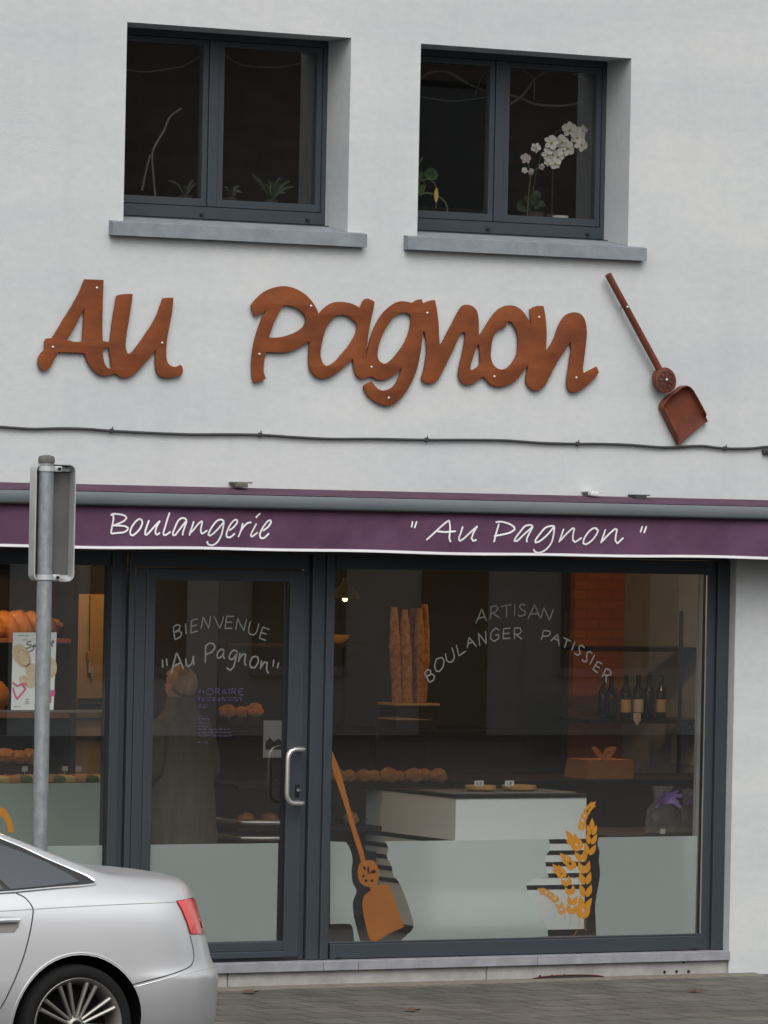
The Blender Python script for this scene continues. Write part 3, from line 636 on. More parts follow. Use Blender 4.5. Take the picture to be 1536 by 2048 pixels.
pag_h = [T([(248,588),(265,530),(290,460),(320,390),(355,320),(390,270),(430,258),(490,272),(550,300),(600,345),(625,390),(622,430),(605,470),(570,505),(510,540),(430,570),(340,588)], Z2),
 T([(930,370),(980,358),(1030,362),(1080,385),(1110,415),(1145,445),(1152,480),(1140,540),(1110,600),(1060,680),(1000,750),(940,820),(880,865),(835,878),(800,850),(780,800),(775,740),(785,660),(805,580),(835,490),(880,420)], Z2),
 T([(440,290),(500,270),(550,268),(590,295),(605,340),(600,420),(580,500),(545,590),(500,670),(440,750),(380,820),(330,860),(290,870),(245,850),(215,800),(210,740),(225,650),(255,560),(290,480),(340,400),(390,330)], Z3),
 T([(1395,640),(1412,660),(1415,720),(1420,800),(1420,870),(1390,910),(1325,950),(1305,930),(1315,870),(1340,790),(1365,710)], Z3),
 T([(546,318),(560,300),(590,310),(625,360),(648,420),(655,500),(650,590),(630,650),(590,710),(540,755),(490,762),(440,740),(405,690),(393,620),(400,530),(415,460),(440,410),(480,375),(520,360),(542,345)], Z4)]
def Tb(p, z): return tr(p, LYF-.001, *z)
sign('steel_lettering', 'rust brown steel word Pagnon in joined script on the white wall', pag, pag_h,
     Tb([(678,267),(148,760),(1297,892)], Z2)+Tb([(797,272),(342,1276)], Z3)+Tb([(858,262),(428,832),(1215,843)], Z4))

# the baker's peel
PY = -.06
pc = at(1330, 760, PY)
PL = thing('bakers_peel', 'rusty iron bread peel hung slanting on the wall beside the word Pagnon', 'bread peel', (pc.x, 0, pc.z))
h0, h1 = at(1216, 549, PY), at(1322, 745, PY)
b = MB(); b.tube([h0, h0.lerp(h1, .5), h1], [.021, .021, .022], 14); b.build('handle', M['rust_dark'], PL, smooth=True)
q = at(1255, 614, PY-.02); b = MB(); b.ball(q, .008, 8, 6); b.tube([q, (q.x, -.001, q.z)], .004, 6); b.build('bolt', M['bolt'], PL)
Zp = ((1290, 720), 10.971)
rim = tr(ring(462, 440, 228, 285, 28, -.25), PY-.022, *Zp)
b = MB(); b.poly(rim, depth=.045, bev=.004)
mc = sum(rim, Vector())/len(rim)
def rel(a, r): return mc+Vector((r*math.cos(a), -.0015, r*math.sin(a)))
b.build('medallion', M['rust_dark'], PL, smooth=True)
b = MB()
for k in range(8):
    a = k*math.pi/4+.2
    b.tube([rel(a, .008), rel(a, .045)], .0028, 6, flat=(1, .5, 1))
    pts = [rel(a, .042)] + [rel(a+math.pi/8+ (j-2)*.19, .046+.010*math.cos((j-2)*.75)) for j in range(5)] + [rel(a+math.pi/4, .042)]
    b.tube(pts, .0025, 6, flat=(1, .5, 1))
b.build('flower_relief', M['frame_dark'], PL)
q = tr([(478, 436)], PY-.024, *Zp)[0]; b = MB(); b.ball(q, .010, 10, 6); b.build('bolt', M['bolt'], PL)
# the blade: a shallow tray with raised rims on three sides
Yb = -.04
bl_out = tr([(560,745),(640,700),(760,600),(870,560),(960,590),(1030,660),(1090,760),(1180,920),(1290,1130),(1392,1355),(1300,1395),(1180,1490),(1000,1645),(860,1775),(790,1855),(740,1850),(660,1680),(560,1480),(460,1280),(385,1130),(350,1060),(360,980),(420,890),(480,820)], Yb, *Zp)
bl_in = tr([(600,790),(680,735),(790,640),(870,610),(930,630),(1000,710),(1060,800),(1150,960),(1250,1160),(1335,1345),(1290,1370),(1170,1470),(990,1625),(850,1750),(800,1790),(720,1640),(620,1440),(520,1250),(440,1110),(410,1040),(420,990),(470,920),(520,850)], Yb, *Zp)
b = MB()
n = len(bl_out)
ctr = sum(bl_in, Vector())/len(bl_in)
o_s = catmull(bl_out, 4, True, 45)
loops = []
for k, (f, dy) in enumerate(((1.0, .03), (1.0, -.018), (.965, -.024), (.93, -.016), (.90, .004), (.84, .013), (.5, .016))):
    lp = []
    for p in o_s:
        front = (p-ctr).x*.62-(p-ctr).z*.78 > .125       # the open lip at lower right
        g = f if not front else 1-(1-f)*.25
        q = ctr+(p-ctr)*g; q.y = Yb+((dy if dy > 0 or k == 0 else .004) if front else dy); lp.append(q)
    loops.append(lp)
N = len(o_s); v = [p for lp in loops for p in lp] + [Vector((ctr.x, Yb+.016, ctr.z)), Vector((ctr.x, Yb+.03, ctr.z))]
f = [(k*N+i, k*N+(i+1) % N, (k+1)*N+(i+1) % N, (k+1)*N+i) for k in range(len(loops)-1) for i in range(N)]
L = len(loops)-1
f += [(L*N+i, L*N+(i+1) % N, len(v)-2) for i in range(N)] + [((i+1) % N, i, len(v)-1) for i in range(N)]
b.add(v, f); b.build('blade', M['rust_dark'], PL, smooth=True, angle=50)

# the cable along the wall
cab = [(-1700,800),(-900,822),(-500,838),(-120,850),(-40,853),(0,854),(60,858),(120,857),(170,858),(223,862),(300,866),(380,869),(450,869),(520,870),(580,874),(660,878),(740,878),(800,879),(853,880),(930,880),(1010,881),(1080,886),(1155,888),(1200,888),(1260,890),(1330,895),(1400,892),(1450,897),(1500,897),(1536,894),(1600,897),(1700,900),(2100,905),(2700,915)]
CB = thing('wall_cable', 'thin dark cable clipped along the white wall below the rusty letters', 'cable', (0, 0, 3.12))
MB().tube(catmull(tr(cab, -.016), 4), .0085, 8).build('cable', M['cable'], CB, smooth=True)
for px, py in ((223, 862), (520, 870), (853, 880), (1155, 888), (1450, 897)):
    p = at(px, py, -.012); b = MB(); b.box(p.x-.008, -.027, p.z-.012, p.x+.008, -.001, p.z+.014, bev=.002); b.tube([(p.x, -.02, p.z+.012), (p.x+.002, -.024, p.z+.026)], .003, 6); b.build('clip', M['cable'], CB)
p = at(1531, 902, -.04); b = MB(); b.box(p.x-.005, -.03, p.z-.02, p.x+.09, -.001, p.z+.012, bev=.008); tag(b.build('shade_spot', M['cable']), 'small black block standing in for a shaded spot below the cable', 'shaded spot')  # black block put in for a shaded spot below the cable

# ------------------------------------------------------------------ awning
AW = thing('awning', 'closed purple shop awning with grey front bar and white shop name', 'awning', (0, 0, 2.6))
AX0, AX1, AY = -3.9, 3.6, -.35
random.seed(3)
b = MB(); nx = 150; rows = 7
def sag(x): return .004*math.sin(x*2.1+.4)+.003*math.sin(x*5.3)
def wav(x, t):
    return .0028*t*math.sin(x*19+4*t)*math.sin(x*2.3)+.002*math.sin(x*31+9*t)*math.sin(x*1.1+2)+.010*t*math.sin(x*3.1+1.2*t)+.006*t*math.sin(x*7.7+2*t)+.012*t*math.exp(-((x+2.62)/.12)**2)
v = []
for i in range(nx+1):
    x = AX0+(AX1-AX0)*i/nx
    for j in range(rows+1):
        t = j/rows; v.append((x, AY+.004-wav(x, t), 2.694-(2.694-2.452+sag(x)*.7)*t))
b.add(v, [(i*(rows+1)+j, i*(rows+1)+j+1, (i+1)*(rows+1)+j+1, (i+1)*(rows+1)+j) for i in range(nx) for j in range(rows)])
b.build('valance', M['purple'], AW, smooth=True)
b = MB()
for i in range(nx):
    x0, x1 = AX0+(AX1-AX0)*i/nx, AX0+(AX1-AX0)*(i+1)/nx
    q = []
    for x in (x0, x1):
        zz = 2.4525-sag(x)*.7; y = AY+.004-wav(x, 1)
        q += [(x, y-.004, zz+.002), (x, y-.004, zz-.014), (x, y+.003, zz-.014), (x, y+.003, zz+.002)]
    b.add(q, [(0, 4, 5, 1), (1, 5, 6, 2), (2, 6, 7, 3), (3, 7, 4, 0)])
b.build('valance_piping', M['white'], AW)
b = MB(); prof = [(-.372, 2.692), (-.378, 2.705), (-.378, 2.742), (-.370, 2.757), (-.345, 2.762), (-.305, 2.760), (-.30, 2.70), (-.345, 2.690)]
n = len(prof); v = [(AX0-.03, y, z) for y, z in prof]+[(AX1+.03, y, z) for y, z in prof]
b.add(v, [(k, (k+1) % n, n+(k+1) % n, n+k) for k in range(n)]+[tuple(range(n)), tuple(range(2*n-1, n-1, -1))]); b.build('front_bar', M['bar'], AW, smooth=True, angle=50)
b = MB(); b.box(AX0-.03, AY-.0295, 2.684, AX1+.03, AY-.015, 2.6895); b.build('bar_seam', M['frame_dark'], AW)
b = MB(); v = []
for i in range(nx+1):
    x = AX0+(AX1-AX0)*i/nx
    for j, (y, z) in enumerate(((-.31, 2.766), (-.20, 2.782), (-.10, 2.797), (-.004, 2.807))): v.append((x, y, z+.003*math.sin(x*4.3+j)*(j in (1, 2))))
b.add(v, [(i*4+j, i*4+j+1, (i+1)*4+j+1, (i+1)*4+j) for i in range(nx) for j in range(3)]); b.build('canopy', M['purple_top'], AW, smooth=True)
b = MB(); b.box(AX0, -.29, 2.60, AX1, -.02, 2.755, bev=.01); b.build('cassette', M['frame'], AW)
for px, py, m, w, h in ((486, 968, 'lichen', .05, .020), (1190, 986, 'label_white', .04, .016), (1284, 993, 'cable', .045, .028)):
    p = at(px, py, -.12); b = MB(); b.box(p.x-w, -.14, p.z-h, p.x+w*.5, -.10, p.z+.006, bev=.004); b.box(p.x-w*.7, -.13, p.z+.004, p.x+w*1.2, -.004, p.z+.012, bev=.002); b.build('wall_bracket', M[m], AW)
boul = [[(72,80),(72,130),(60,190),(50,252)],[(50,92),(70,78),(130,82),(175,95),(188,115),(165,140),(120,162),(70,182)],[(68,180),(110,180),(170,185),(200,200),(195,220),(160,240),(110,245),(52,252)],
 [(320,130),(298,122),(268,145),(235,190),(218,235),(222,262),(240,268),(275,240),(305,205),(325,160),(320,130),(300,122)],
 [(385,132),(365,180),(348,230),(346,258),(360,260),(395,225),(440,175),(480,138)],[(480,138),(450,185),(435,230),(438,255),(455,258),(475,240)],
 [(565,65),(545,120),(522,190),(506,240),(507,262),(525,262),(550,248),(568,232)],
 [(715,135),(690,115),(655,122),(630,150),(605,205),(588,245),(592,265),(610,262),(640,225),(680,175),(712,135)],[(714,137),(695,190),(678,240),(675,268)],
 [(775,142),(760,190),(742,240),(737,268)],[(745,245),(775,215),(815,165),(845,142),(850,150),(840,200),(838,235),(848,252),(870,240),(895,222)],
 [(1045,142),(1015,128),(980,140),(945,180),(915,230),(905,260),(920,270),(950,250),(1000,200),(1042,145)],[(1042,145),(1035,210),(1020,270),(990,325),(950,352),(910,345),(895,325),(908,322)],
 [(1090,225),(1130,195),(1160,155),(1160,132),(1140,130),(1105,165),(1080,215),(1068,255),(1072,280),(1095,285),(1120,270),(1142,248)],
 [(1210,158),(1200,205),(1185,250),(1172,282)],[(1185,245),(1215,195),(1250,160),(1285,152)],[(1330,162),(1310,205),(1290,245),(1284,270),(1295,278),(1320,260),(1345,240)],[(1362,72),(1340,92),(1322,112)],
 [(1388,228),(1430,195),(1458,155),(1455,135),(1435,138),(1400,180),(1372,230),(1362,265),(1370,290),(1395,290),(1420,270),(1440,248)]]
name2 = [[(45,68),(38,108)],[(72,68),(56,112)],[(125,185),(165,150),(215,105),(255,72),(270,65),(275,100),(272,140),(268,175),(278,198)],[(185,128),(240,135),(310,130)],
 [(352,100),(340,140),(328,175),(335,190),(360,175),(400,138),(445,98)],[(445,98),(420,140),(408,175),(418,190),(440,182)],[(577,82),(560,140),(545,198)],[(555,75),(590,72),(640,85),(670,105),(672,120),(640,140),(590,152),(545,160)],
 [(785,102),(770,92),(735,100),(705,135),(675,175),(670,190),(690,188),(730,150),(785,102)],[(785,102),(765,140),(748,175),(748,198)],
 [(918,100),(895,98),(860,110),(825,150),(800,185),(800,200),(825,192),(870,155),(915,102)],[(917,100),(912,150),(900,200),(870,240),(830,262),(800,258),(788,240)],
 [(975,115),(962,155),(948,200)],[(955,190),(990,150),(1030,112),(1042,115),(1035,150),(1035,185),(1050,198),(1090,170)],
 [(1185,115),(1160,112),(1130,135),(1105,175),(1100,205),(1120,210),(1155,185),(1180,150),(1190,125),(1170,112)],
 [(1235,118),(1222,160),(1208,205)],[(1215,195),(1250,155),(1290,118),(1305,120),(1298,155),(1295,190),(1308,205),(1345,170)],[(1460,98),(1447,138)],[(1485,98),(1468,143)]]
def on_valance(bm):
    for p in bm.v:
        t = max(0, min(1, (2.694-p.z)/.242)); p.y += (AY+.004-wav(p.x, t))-AY-.0045
    return bm
on_valance(strokes(boul, AY, (210, 1010), 4.389, .0105, lift=.0001)).build('bakery_lettering', M['white'], AW)
for w in (name2[:2], name2[2:6], name2[6:-2], name2[-2:]): on_valance(strokes(w, AY, (810, 1020), 3.072, .0112, lift=.0001)).build('name_lettering', M['white'], AW)
#@@PART2
# ------------------------------------------------------------------ the road sign, seen from behind
px0 = at(86, 1400, -1.3)
TS = thing('road_sign', 'galvanised post with a small rounded road sign seen from behind, in front of the awning', 'road sign', (px0.x, -1.3, GZ))
ptop, pbot = at(93, 918, -1.3), at(80, 1680, -1.3)
base = ptop+(pbot-ptop)*((GZ-ptop.z)/(pbot.z-ptop.z))
b = MB(); b.tube([base, base.lerp(ptop, .5), ptop], .0425, 20); b.build('pole', M['galv'], TS, smooth=True)
b = MB(); b.lathe([(.0445, -.022), (.0465, -.018), (.0465, .004), (.040, .016), (.018, .022), (.0, .023)], ptop, 20); b.build('pole_cap', M['lichen'], TS, smooth=True)
A = at(84, 930, -1.36); B = at(152, 1158, -1.36)
cx, cz, hw, hh = (A.x+B.x)/2, (A.z+B.z)/2-.003, (B.x-A.x)/2+.012, (A.z-B.z)/2+.012
def rrect(hw, hh, r, n=6):
    o = []
    for qx, qz, a0 in ((hw-r, hh-r, 0), (-hw+r, hh-r, 90), (-hw+r, -hh+r, 180), (hw-r, -hh+r, 270)):
        for k in range(n+1): a = R(a0+90*k/n); o.append((qx+r*math.cos(a), qz+r*math.sin(a)))
    return o
def signp(x, y, z): return Vector((cx+x, -1.235+y, cz+z))
rr = rrect(hw, hh, .04); ri = rrect(hw-.006, hh-.006, .035); n = len(rr)
b = MB()     # the tray-shaped panel: its folded rim stands towards the viewer
for lp in ():
    pass
v = [signp(x, .0, z) for x, z in rr]+[signp(x, -.075, z) for x, z in rr]+[signp(x, -.075, z) for x, z in ri]+[signp(x, -.004, z) for x, z in ri]
f = [(k, (k+1) % n, n+(k+1) % n, n+k) for k in range(n)]+[(n+k, n+(k+1) % n, 2*n+(k+1) % n, 2*n+k) for k in range(n)]+[(2*n+k, 2*n+(k+1) % n, 3*n+(k+1) % n, 3*n+k) for k in range(n)]
b.add(v, f); rim_o = b.build('panel_rim', M['signrim'], TS, smooth=True)
b = MB(); b.add([signp(x, -.006, z) for x, z in ri], [tuple(range(n))]); b.add([signp(x, -.001, z) for x, z in ri], [tuple(range(n))]); b.build('panel', M['signback'], TS)
pxm = base.lerp(ptop, .9).x
for zz in (cz+hh-.028, cz-hh+.022):
    b = MB(); t = (zz-base.z)/(ptop.z-base.z); xx = base.lerp(ptop, t).x
    b.lathe([(.0435, -.014), (.0485, -.014), (.0485, .014), (.0435, .014)], (xx, -1.3, zz), 20); b.box(xx+.035, -1.325, zz-.016, xx+.085, -1.300, zz+.016, bev=.004)
    b.box(cx-hw+.01, -1.262, zz-.012, cx+hw-.01, -1.242, zz+.012)
    b.build('clamp', M['signrim'], TS, smooth=True)
    b = MB(); b.lathe([(0, -.012), (.009, -.012), (.009, .004)], (xx+.066, -1.325, zz), 6, axis='y'); b.build('bolt', M['black_metal'], TS)

# ------------------------------------------------------------------ the silver car
XR, YC = -3.185, -3.83
CG = -.154
CAR = thing('parked_car', 'silver saloon car parked in front of the bakery, rear end and tail lamp showing', 'car', (XR-2.4, YC, CG))
M['paint'] = mat('silver_paint', (.63, .64, .66), .40, metal=.55, coat=.5, var=.02, vscale=2)
def brown_below(m):      # paint turns browner towards the bottom of the body, broken by noise
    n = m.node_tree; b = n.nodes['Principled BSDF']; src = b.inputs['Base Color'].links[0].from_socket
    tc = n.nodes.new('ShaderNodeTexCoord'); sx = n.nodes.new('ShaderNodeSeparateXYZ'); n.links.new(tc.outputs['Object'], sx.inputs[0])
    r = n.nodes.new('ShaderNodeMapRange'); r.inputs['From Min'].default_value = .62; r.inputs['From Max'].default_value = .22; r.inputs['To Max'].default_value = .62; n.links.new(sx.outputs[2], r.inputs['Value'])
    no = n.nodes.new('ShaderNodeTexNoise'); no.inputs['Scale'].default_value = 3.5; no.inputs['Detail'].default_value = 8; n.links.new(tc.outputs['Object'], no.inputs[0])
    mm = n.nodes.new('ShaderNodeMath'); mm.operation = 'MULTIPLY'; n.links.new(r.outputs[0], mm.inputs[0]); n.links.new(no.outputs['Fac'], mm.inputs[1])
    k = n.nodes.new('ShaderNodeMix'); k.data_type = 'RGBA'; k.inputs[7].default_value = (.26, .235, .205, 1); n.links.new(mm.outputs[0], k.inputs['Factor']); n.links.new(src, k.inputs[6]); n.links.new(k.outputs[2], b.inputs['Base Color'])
brown_below(M['paint'])
M['tyre'] = mat('tyre_rubber', (.010, .010, .010), .85, bump=.2, bscale=40, spec=.2)
M['rim'] = mat('alloy_rim', (.30, .29, .27), .5, metal=.75, var=.1, vscale=8)
M['arch'] = mat('wheel_house_black', (.010, .010, .010), .95, spec=.05)
M['chrome'] = mat('bright_trim', (.85, .85, .86), .16, metal=.9)
M['gap'] = mat('panel_gap', (.03, .03, .03), .8)
M['car_glass'] = mat('tinted_car_glass', (.055, .062, .07), .06, spec=.8, coat=.5)
M['car_black'] = mat('black_window_rubber', (.02, .02, .02), .5)
M['lamp_red'] = mat('red_lamp_lens', (.62, .025, .025), .18, spec=.7, coat=.6)
M['lamp_pale'] = mat('bright_red_lamp_lens', (.72, .05, .045), .25, spec=.7, coat=.6)
M['lamp_dark'] = mat('dark_red_lamp_lens', (.22, .012, .015), .15, spec=.7, coat=.6)
M['lamp_clear'] = mat('clear_lamp_lens', (.55, .52, .5), .2)
def rec(z):
    t = [(-.1, .08), (.0, .05), (.10, .0), (.26, -.008), (.36, -.012), (.395, -.008), (.42, .04), (.55, .06), (.65, .09), (.74, .13), (.80, .18), (.86, .23)]
    for (a, p), (c, q) in zip(t, t[1:]):
        if z <= c: return p+(q-p)*(z-a)/(c-a)
    return .23
# k:      bottom      sill      lower      lip        seam       mid        crease      belt        roof/deck edge
rear = [(.80, .02), (.885, .09), (.935, .27), (.940, .362), (.936, .392), (.906, .415), (.902, .56), (.872, .735), (.80, .80), (.64, .835)]
def side(belt, re, zb=.02, lip=0):
    return [(.78, zb), (.875, zb+.06), (.915+.008*lip, .27), (.918+.010*lip, .365), (.917+.010*lip, .393), (.914, .43), (.906, .56), (.878, .735 if belt[1] > .76 else belt[1]-.05), belt, re]
ST = [(.70, side((.805, .812), (.655, .86), .02, 1), .006), (.80, side((.81, .815), (.66, .875)), .006), (.89, side((.812, .815), (.665, .905)), .005), (1.06, side((.815, .815), (.655, .97)), .004), (1.23, side((.82, .815), (.645, 1.035)), .006),
      (1.40, side((.825, .815), (.63, 1.095)), .012), (1.7, side((.83, .81), (.61, 1.18)), .03), (2.0, side((.835, .805), (.60, 1.225)), .035), (2.4, side((.835, .80), (.595, 1.245)), .035),
      (2.85, side((.835, .79), (.595, 1.225)), .03), (3.2, side((.835, .78), (.61, 1.14)), .03), (3.5, side((.835, .77), (.66, .98)), .03), (3.8, side((.83, .765), (.70, .84)), .03), (4.2, side((.80, .735), (.66, .78)), .03), (4.55, side((.77, .67), (.6, .72)), .02)]
front = [(.66, .02), (.74, .08), (.80, .27), (.80, .365), (.80, .395), (.80, .43), (.78, .53), (.74, .60), (.68, .65), (.55, .69)]
FR = [-1, -.75, -.4, 0, .4, .75, 1]
def rs(y, z): return rec(z)+.40*(abs(y)/.92)**2.3
def fs(y, z): return 4.93-.42*(abs(y)/.85)**2.3-.05*max(0, z-.45)*4
def P(s_, y, z): return Vector((XR-s_, YC+y, z))
b = MB()
def grid(rows, mi=0, mif=None):
    nr, nc = len(rows), len(rows[0]); o = [p for r in rows for p in r]
    for i in range(nr-1):
        for j in range(nc-1): b.add([rows[i][j], rows[i][j+1], rows[i+1][j+1], rows[i+1][j]], [(0, 1, 2, 3)], mif(i, j) if mif else mi)
K = 10
for sg in (-1, 1):
    rows = [[P(rs(y, z), sg*y, z) for y, z in rear]]
    rows += [[P(s_, sg*y, z) for y, z in sd_] for s_, sd_, cr in ST]
    rows += [[P(fs(y, z), sg*y, z) for y, z in front]]
    grid(rows)
def cols(y, z, cr, sf): return [P(sf(fr*y, z), fr*y, z+cr*(1-fr*fr)) for fr in FR]
top = [cols(*rear[-1], .012, rs)] + [cols(*sd_[-1], cr, lambda y, z, s_=s_: s_) for s_, sd_, cr in ST] + [cols(*front[-1], .02, fs)]
grid(top, mif=lambda i, j: 1 if (3 <= i <= 6 and 1 <= j <= 4) or (10 <= i <= 12 and 1 <= j <= 4) else 0)
bot = [cols(*rear[0], 0, rs)] + [cols(*sd_[0], 0, lambda y, z, s_=s_: s_) for s_, sd_, cr in ST] + [cols(*front[0], 0, fs)]
grid(bot)
grid([[P(rs(fr*y, z), fr*y, z+(.012*(1-fr*fr) if k == 9 else 0)) for fr in FR] for k, (y, z) in enumerate(rear)])
grid([[P(fs(fr*y, z), fr*y, z+(.02*(1-fr*fr) if k == 9 else 0)) for fr in FR] for k, (y, z) in enumerate(front)])
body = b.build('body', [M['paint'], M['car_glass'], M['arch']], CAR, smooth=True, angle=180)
md = body.modifiers.new('s', 'SUBSURF'); md.levels = md.render_levels = 3
bpy.context.view_layer.update()
applied(body); 
off = rootloc(CAR)
BV = BVHTree.FromPolygons([v.co+off for v in body.data.vertices], [tuple(p.vertices) for p in body.data.polygons])
def onbody(px, py, lift=.004):
    d = CF+CR*((px-768)/FPX)-CU*((py-1024)/FPX); d.normalize()
    h = BV.ray_cast(CC, d)
    if h[0] is None:      # just past the silhouette: slide back on to the body
        return onbody(px-1.5, py+.8, lift) if px > 0 else None
    nn = h[1] if h[1].dot(d) < 0 else -h[1]
    return h[0]+nn*lift
def zc(p): return [(a/3.2, 1580+c/3.2) for a, c in p]
def patch(outline, lift, cuts=3):
    me = fill([Vector((x, 0, -y)) for x, y in outline]); bm = bmesh.new(); bm.from_mesh(me); bpy.data.meshes.remove(me)
    bmesh.ops.triangulate(bm, faces=bm.faces[:])
    for _ in range(cuts): bmesh.ops.subdivide_edges(bm, edges=[e for e in bm.edges if e.calc_length() > 9], cuts=1, use_grid_fill=True); bmesh.ops.triangulate(bm, faces=bm.faces[:])
    bm.verts.index_update(); m_ = MB(); m_.add([onbody(v.co.x, -v.co.z, lift) for v in bm.verts], [tuple(v.index for v in f.verts) for f in bm.faces]); bm.free(); return m_
def line(pts, r, lift=.0, n=6, step=4):
    c = catmull([(x, y, 0) for x, y in zc(pts)], step); return MB().tube([onbody(q.x, q.y, lift) for q in c], r, n)
# wheel houses
wc = at(159, 2045, YC-.92); WX, WZ = wc.x, CG+.314
cut_ = MB()
for sx in (WX, WX-2.84):
    for sg in (-1, 1):
        cut_.lathe([(.343, 0), (.343, .50)] if sg < 0 else [(.343, -.50), (.343, 0)], (sx, YC+sg*.98, WZ), 48, axis='y', mi=2)
cut_.v and None
co = cut_.build('cutter', [M['paint'], M['car_glass'], M['arch']], None)
bo = body.modifiers.new('b', 'BOOLEAN'); bo.object = co; bo.operation = 'DIFFERENCE'; bo.solver = 'EXACT'
bpy.context.view_layer.update(); applied(body); bpy.data.objects.remove(co)
for f in body.data.polygons: f.use_smooth = True
try: body.data.set_sharp_from_angle(angle=R(50))
except Exception: pass
# flared lip round the rear arch
b = MB(); n = 40; arc = []
for k in range(n+1):
    a = R(-8+196*k/n); h = BV.ray_cast(Vector((WX+.353*math.cos(a), -6, WZ+.353*math.sin(a))), Vector((0, 1, 0)))
    if h[0] is not None: arc.append(h[0]+Vector((0, .005, 0)))
b.tube(arc, .007, 8); b.build('arch_lip', M['paint'], CAR, smooth=True)
# wheels
def make_wheel():
    w = part_empty('wheel', CAR); org = Vector((WX, YC-.80, WZ)); w.location = org-off+Vector((0, 0, -.0163)); w.scale = (.95, 1, .95)
    def q(r, y): return (r, y)
    b = MB(); b.lathe([(.232, -.09), (.245, -.105), (.275, -.115), (.298, -.106), (.309, -.085), (.3135, 0), (.309, .085), (.298, .106), (.275, .115), (.245, .105), (.232, .09)], org, 56, axis='y', cap=False); b.build('tyre', M['tyre'], w, smooth=True)
    b = MB(); b.lathe([(.215, -.060), (.232, -.098), (.244, -.108), (.248, -.104), (.240, -.09), (.236, .09), (.20, .09), (.205, -.03), (.215, -.060)], org, 56, axis='y', cap=False)
    for k in range(9):
        for s_ in (-1, 1):
            a0 = R(90+40*k+20); d = Vector((math.cos(a0), 0, math.sin(a0))); e = Vector((-d.z, 0, d.x))
            p0 = org+d*.045+e*(.010*s_)+Vector((0, -.070, 0)); p1 = org+d*.225+e*(.027*s_)+Vector((0, -.092, 0))
            b.tube([p0, p0.lerp(p1, .5), p1], [.0095, .010, .012], 8, flat=(1, 1.4, 1))
    b.lathe([(0, -.088), (.030, -.088), (.036, -.082), (.055, -.072), (.062, -.05), (.0, -.05)], org, 28, axis='y'); b.build('rim', M['rim'], w, smooth=True)
    b = MB(); b.lathe([(0, -.094), (.026, -.093), (.028, -.087)], org, 24, axis='y'); b.build('hub_cap', M['black_metal'], w, smooth=True)
    b = MB(); b.lathe([(0, -.01), (.20, -.01), (.20, .02), (0, .02)], org, 32, axis='y'); b.build('brake_disc', M['arch'], w)
    return w
w0 = make_wheel()
for dx, dy, rz in ((-2.84, 0, 0), (0, 1.6, math.pi), (-2.84, 1.6, math.pi)):
    c = copy_tree(w0, CAR); c.location = w0.location+Vector((dx, dy, 0)); c.rotation_euler.z = rz
# glass, trim, shut lines, handle, lamp
win_o = [(-220, 215), (0, 318), (150, 380), (300, 450), (500, 535), (560, 562), (600, 590), (606, 606), (540, 615), (100, 650), (-220, 668)]
b = patch(zc(win_o), .003, 4); b.build('window_surround', M['car_black'], CAR)
b = patch(zc([(-220, 250), (0, 352), (150, 408), (300, 470), (440, 545), (508, 592), (300, 617), (100, 635), (60, 638), (-40, 540), (-120, 470), (-220, 420)]), .006, 4); g = b.build('side_window', M['car_glass'], CAR); g['label'] = 'dark tinted rear door window with bright trim'
b = patch(zc([(-220, 445), (-60, 545), (22, 640), (-220, 655)]), .006, 3); b.build('side_window', M['car_glass'], CAR)
b = line([(-220, 210), (0, 313), (150, 375), (300, 445), (500, 530), (560, 557), (604, 588), (608, 606), (540, 615), (320, 632), (110, 652), (0, 660), (-220, 675)], .006, .004); b.build('window_trim', M['chrome'], CAR, smooth=True)
b = line([(105, 662), (160, 690), (205, 745), (212, 785), (190, 920), (150, 1070), (100, 1200), (40, 1330), (0, 1400)], .0035, .0); b.build('door_gap', M['gap'], CAR)
b = line([(-150, 782), (0, 776), (215, 763), (450, 749), (700, 736), (900, 727), (1118, 719)], .0022, -.0004); b.build('shoulder_crease', M['rim'], CAR)
b = line([(1215, 932), (1232, 1000), (1240, 1075), (1215, 1130), (1100, 1178), (950, 1218), (848, 1245)], .003, .0); b.build('bumper_gap', M['gap'], CAR)
b = line([(862, 1262), (950, 1238), (1100, 1198), (1250, 1160), (1340, 1135), (1375, 1128)], .004, -.002); b.build('bumper_edge', M['paint'], CAR, smooth=True)
b = patch(zc([(-60, 815), (0, 812), (95, 812), (125, 830), (118, 880), (90, 912), (0, 915), (-60, 915)]), .002, 3); b.build('handle_recess', M['rim'], CAR)
b = line([(-60, 842), (0, 838), (60, 836), (112, 836)], .013, .022, 8); b.build('door_handle', M['paint'], CAR, smooth=True)
TL = part_empty('tail_lamp', CAR); TL['label'] = 'red tail lamp wrapping the rear corner'
b = patch(zc([(1124, 710), (1180, 700), (1250, 686), (1275, 745), (1302, 830), (1320, 924), (1270, 925), (1213, 925), (1190, 850), (1160, 775)]), .003, 4); b.build('lens_edge', M['lamp_dark'], TL, smooth=True)
b = patch(zc([(1131, 716), (1180, 707), (1236, 698), (1262, 790), (1285, 921), (1217, 921), (1194, 850), (1165, 775)]), .006, 4); b.build('lens', M['lamp_pale'], TL, smooth=True)
b = patch(zc([(1240, 855), (1248, 895), (1252, 921), (1217, 921), (1226, 880)]), .008, 3); b.build('reflector', M['lamp_red'], TL, smooth=True)
b = patch(zc([(1281, 838), (1302, 838), (1311, 878), (1288, 878)]), .006, 3); b.build('reversing_lens', M['lamp_clear'], TL, smooth=True)

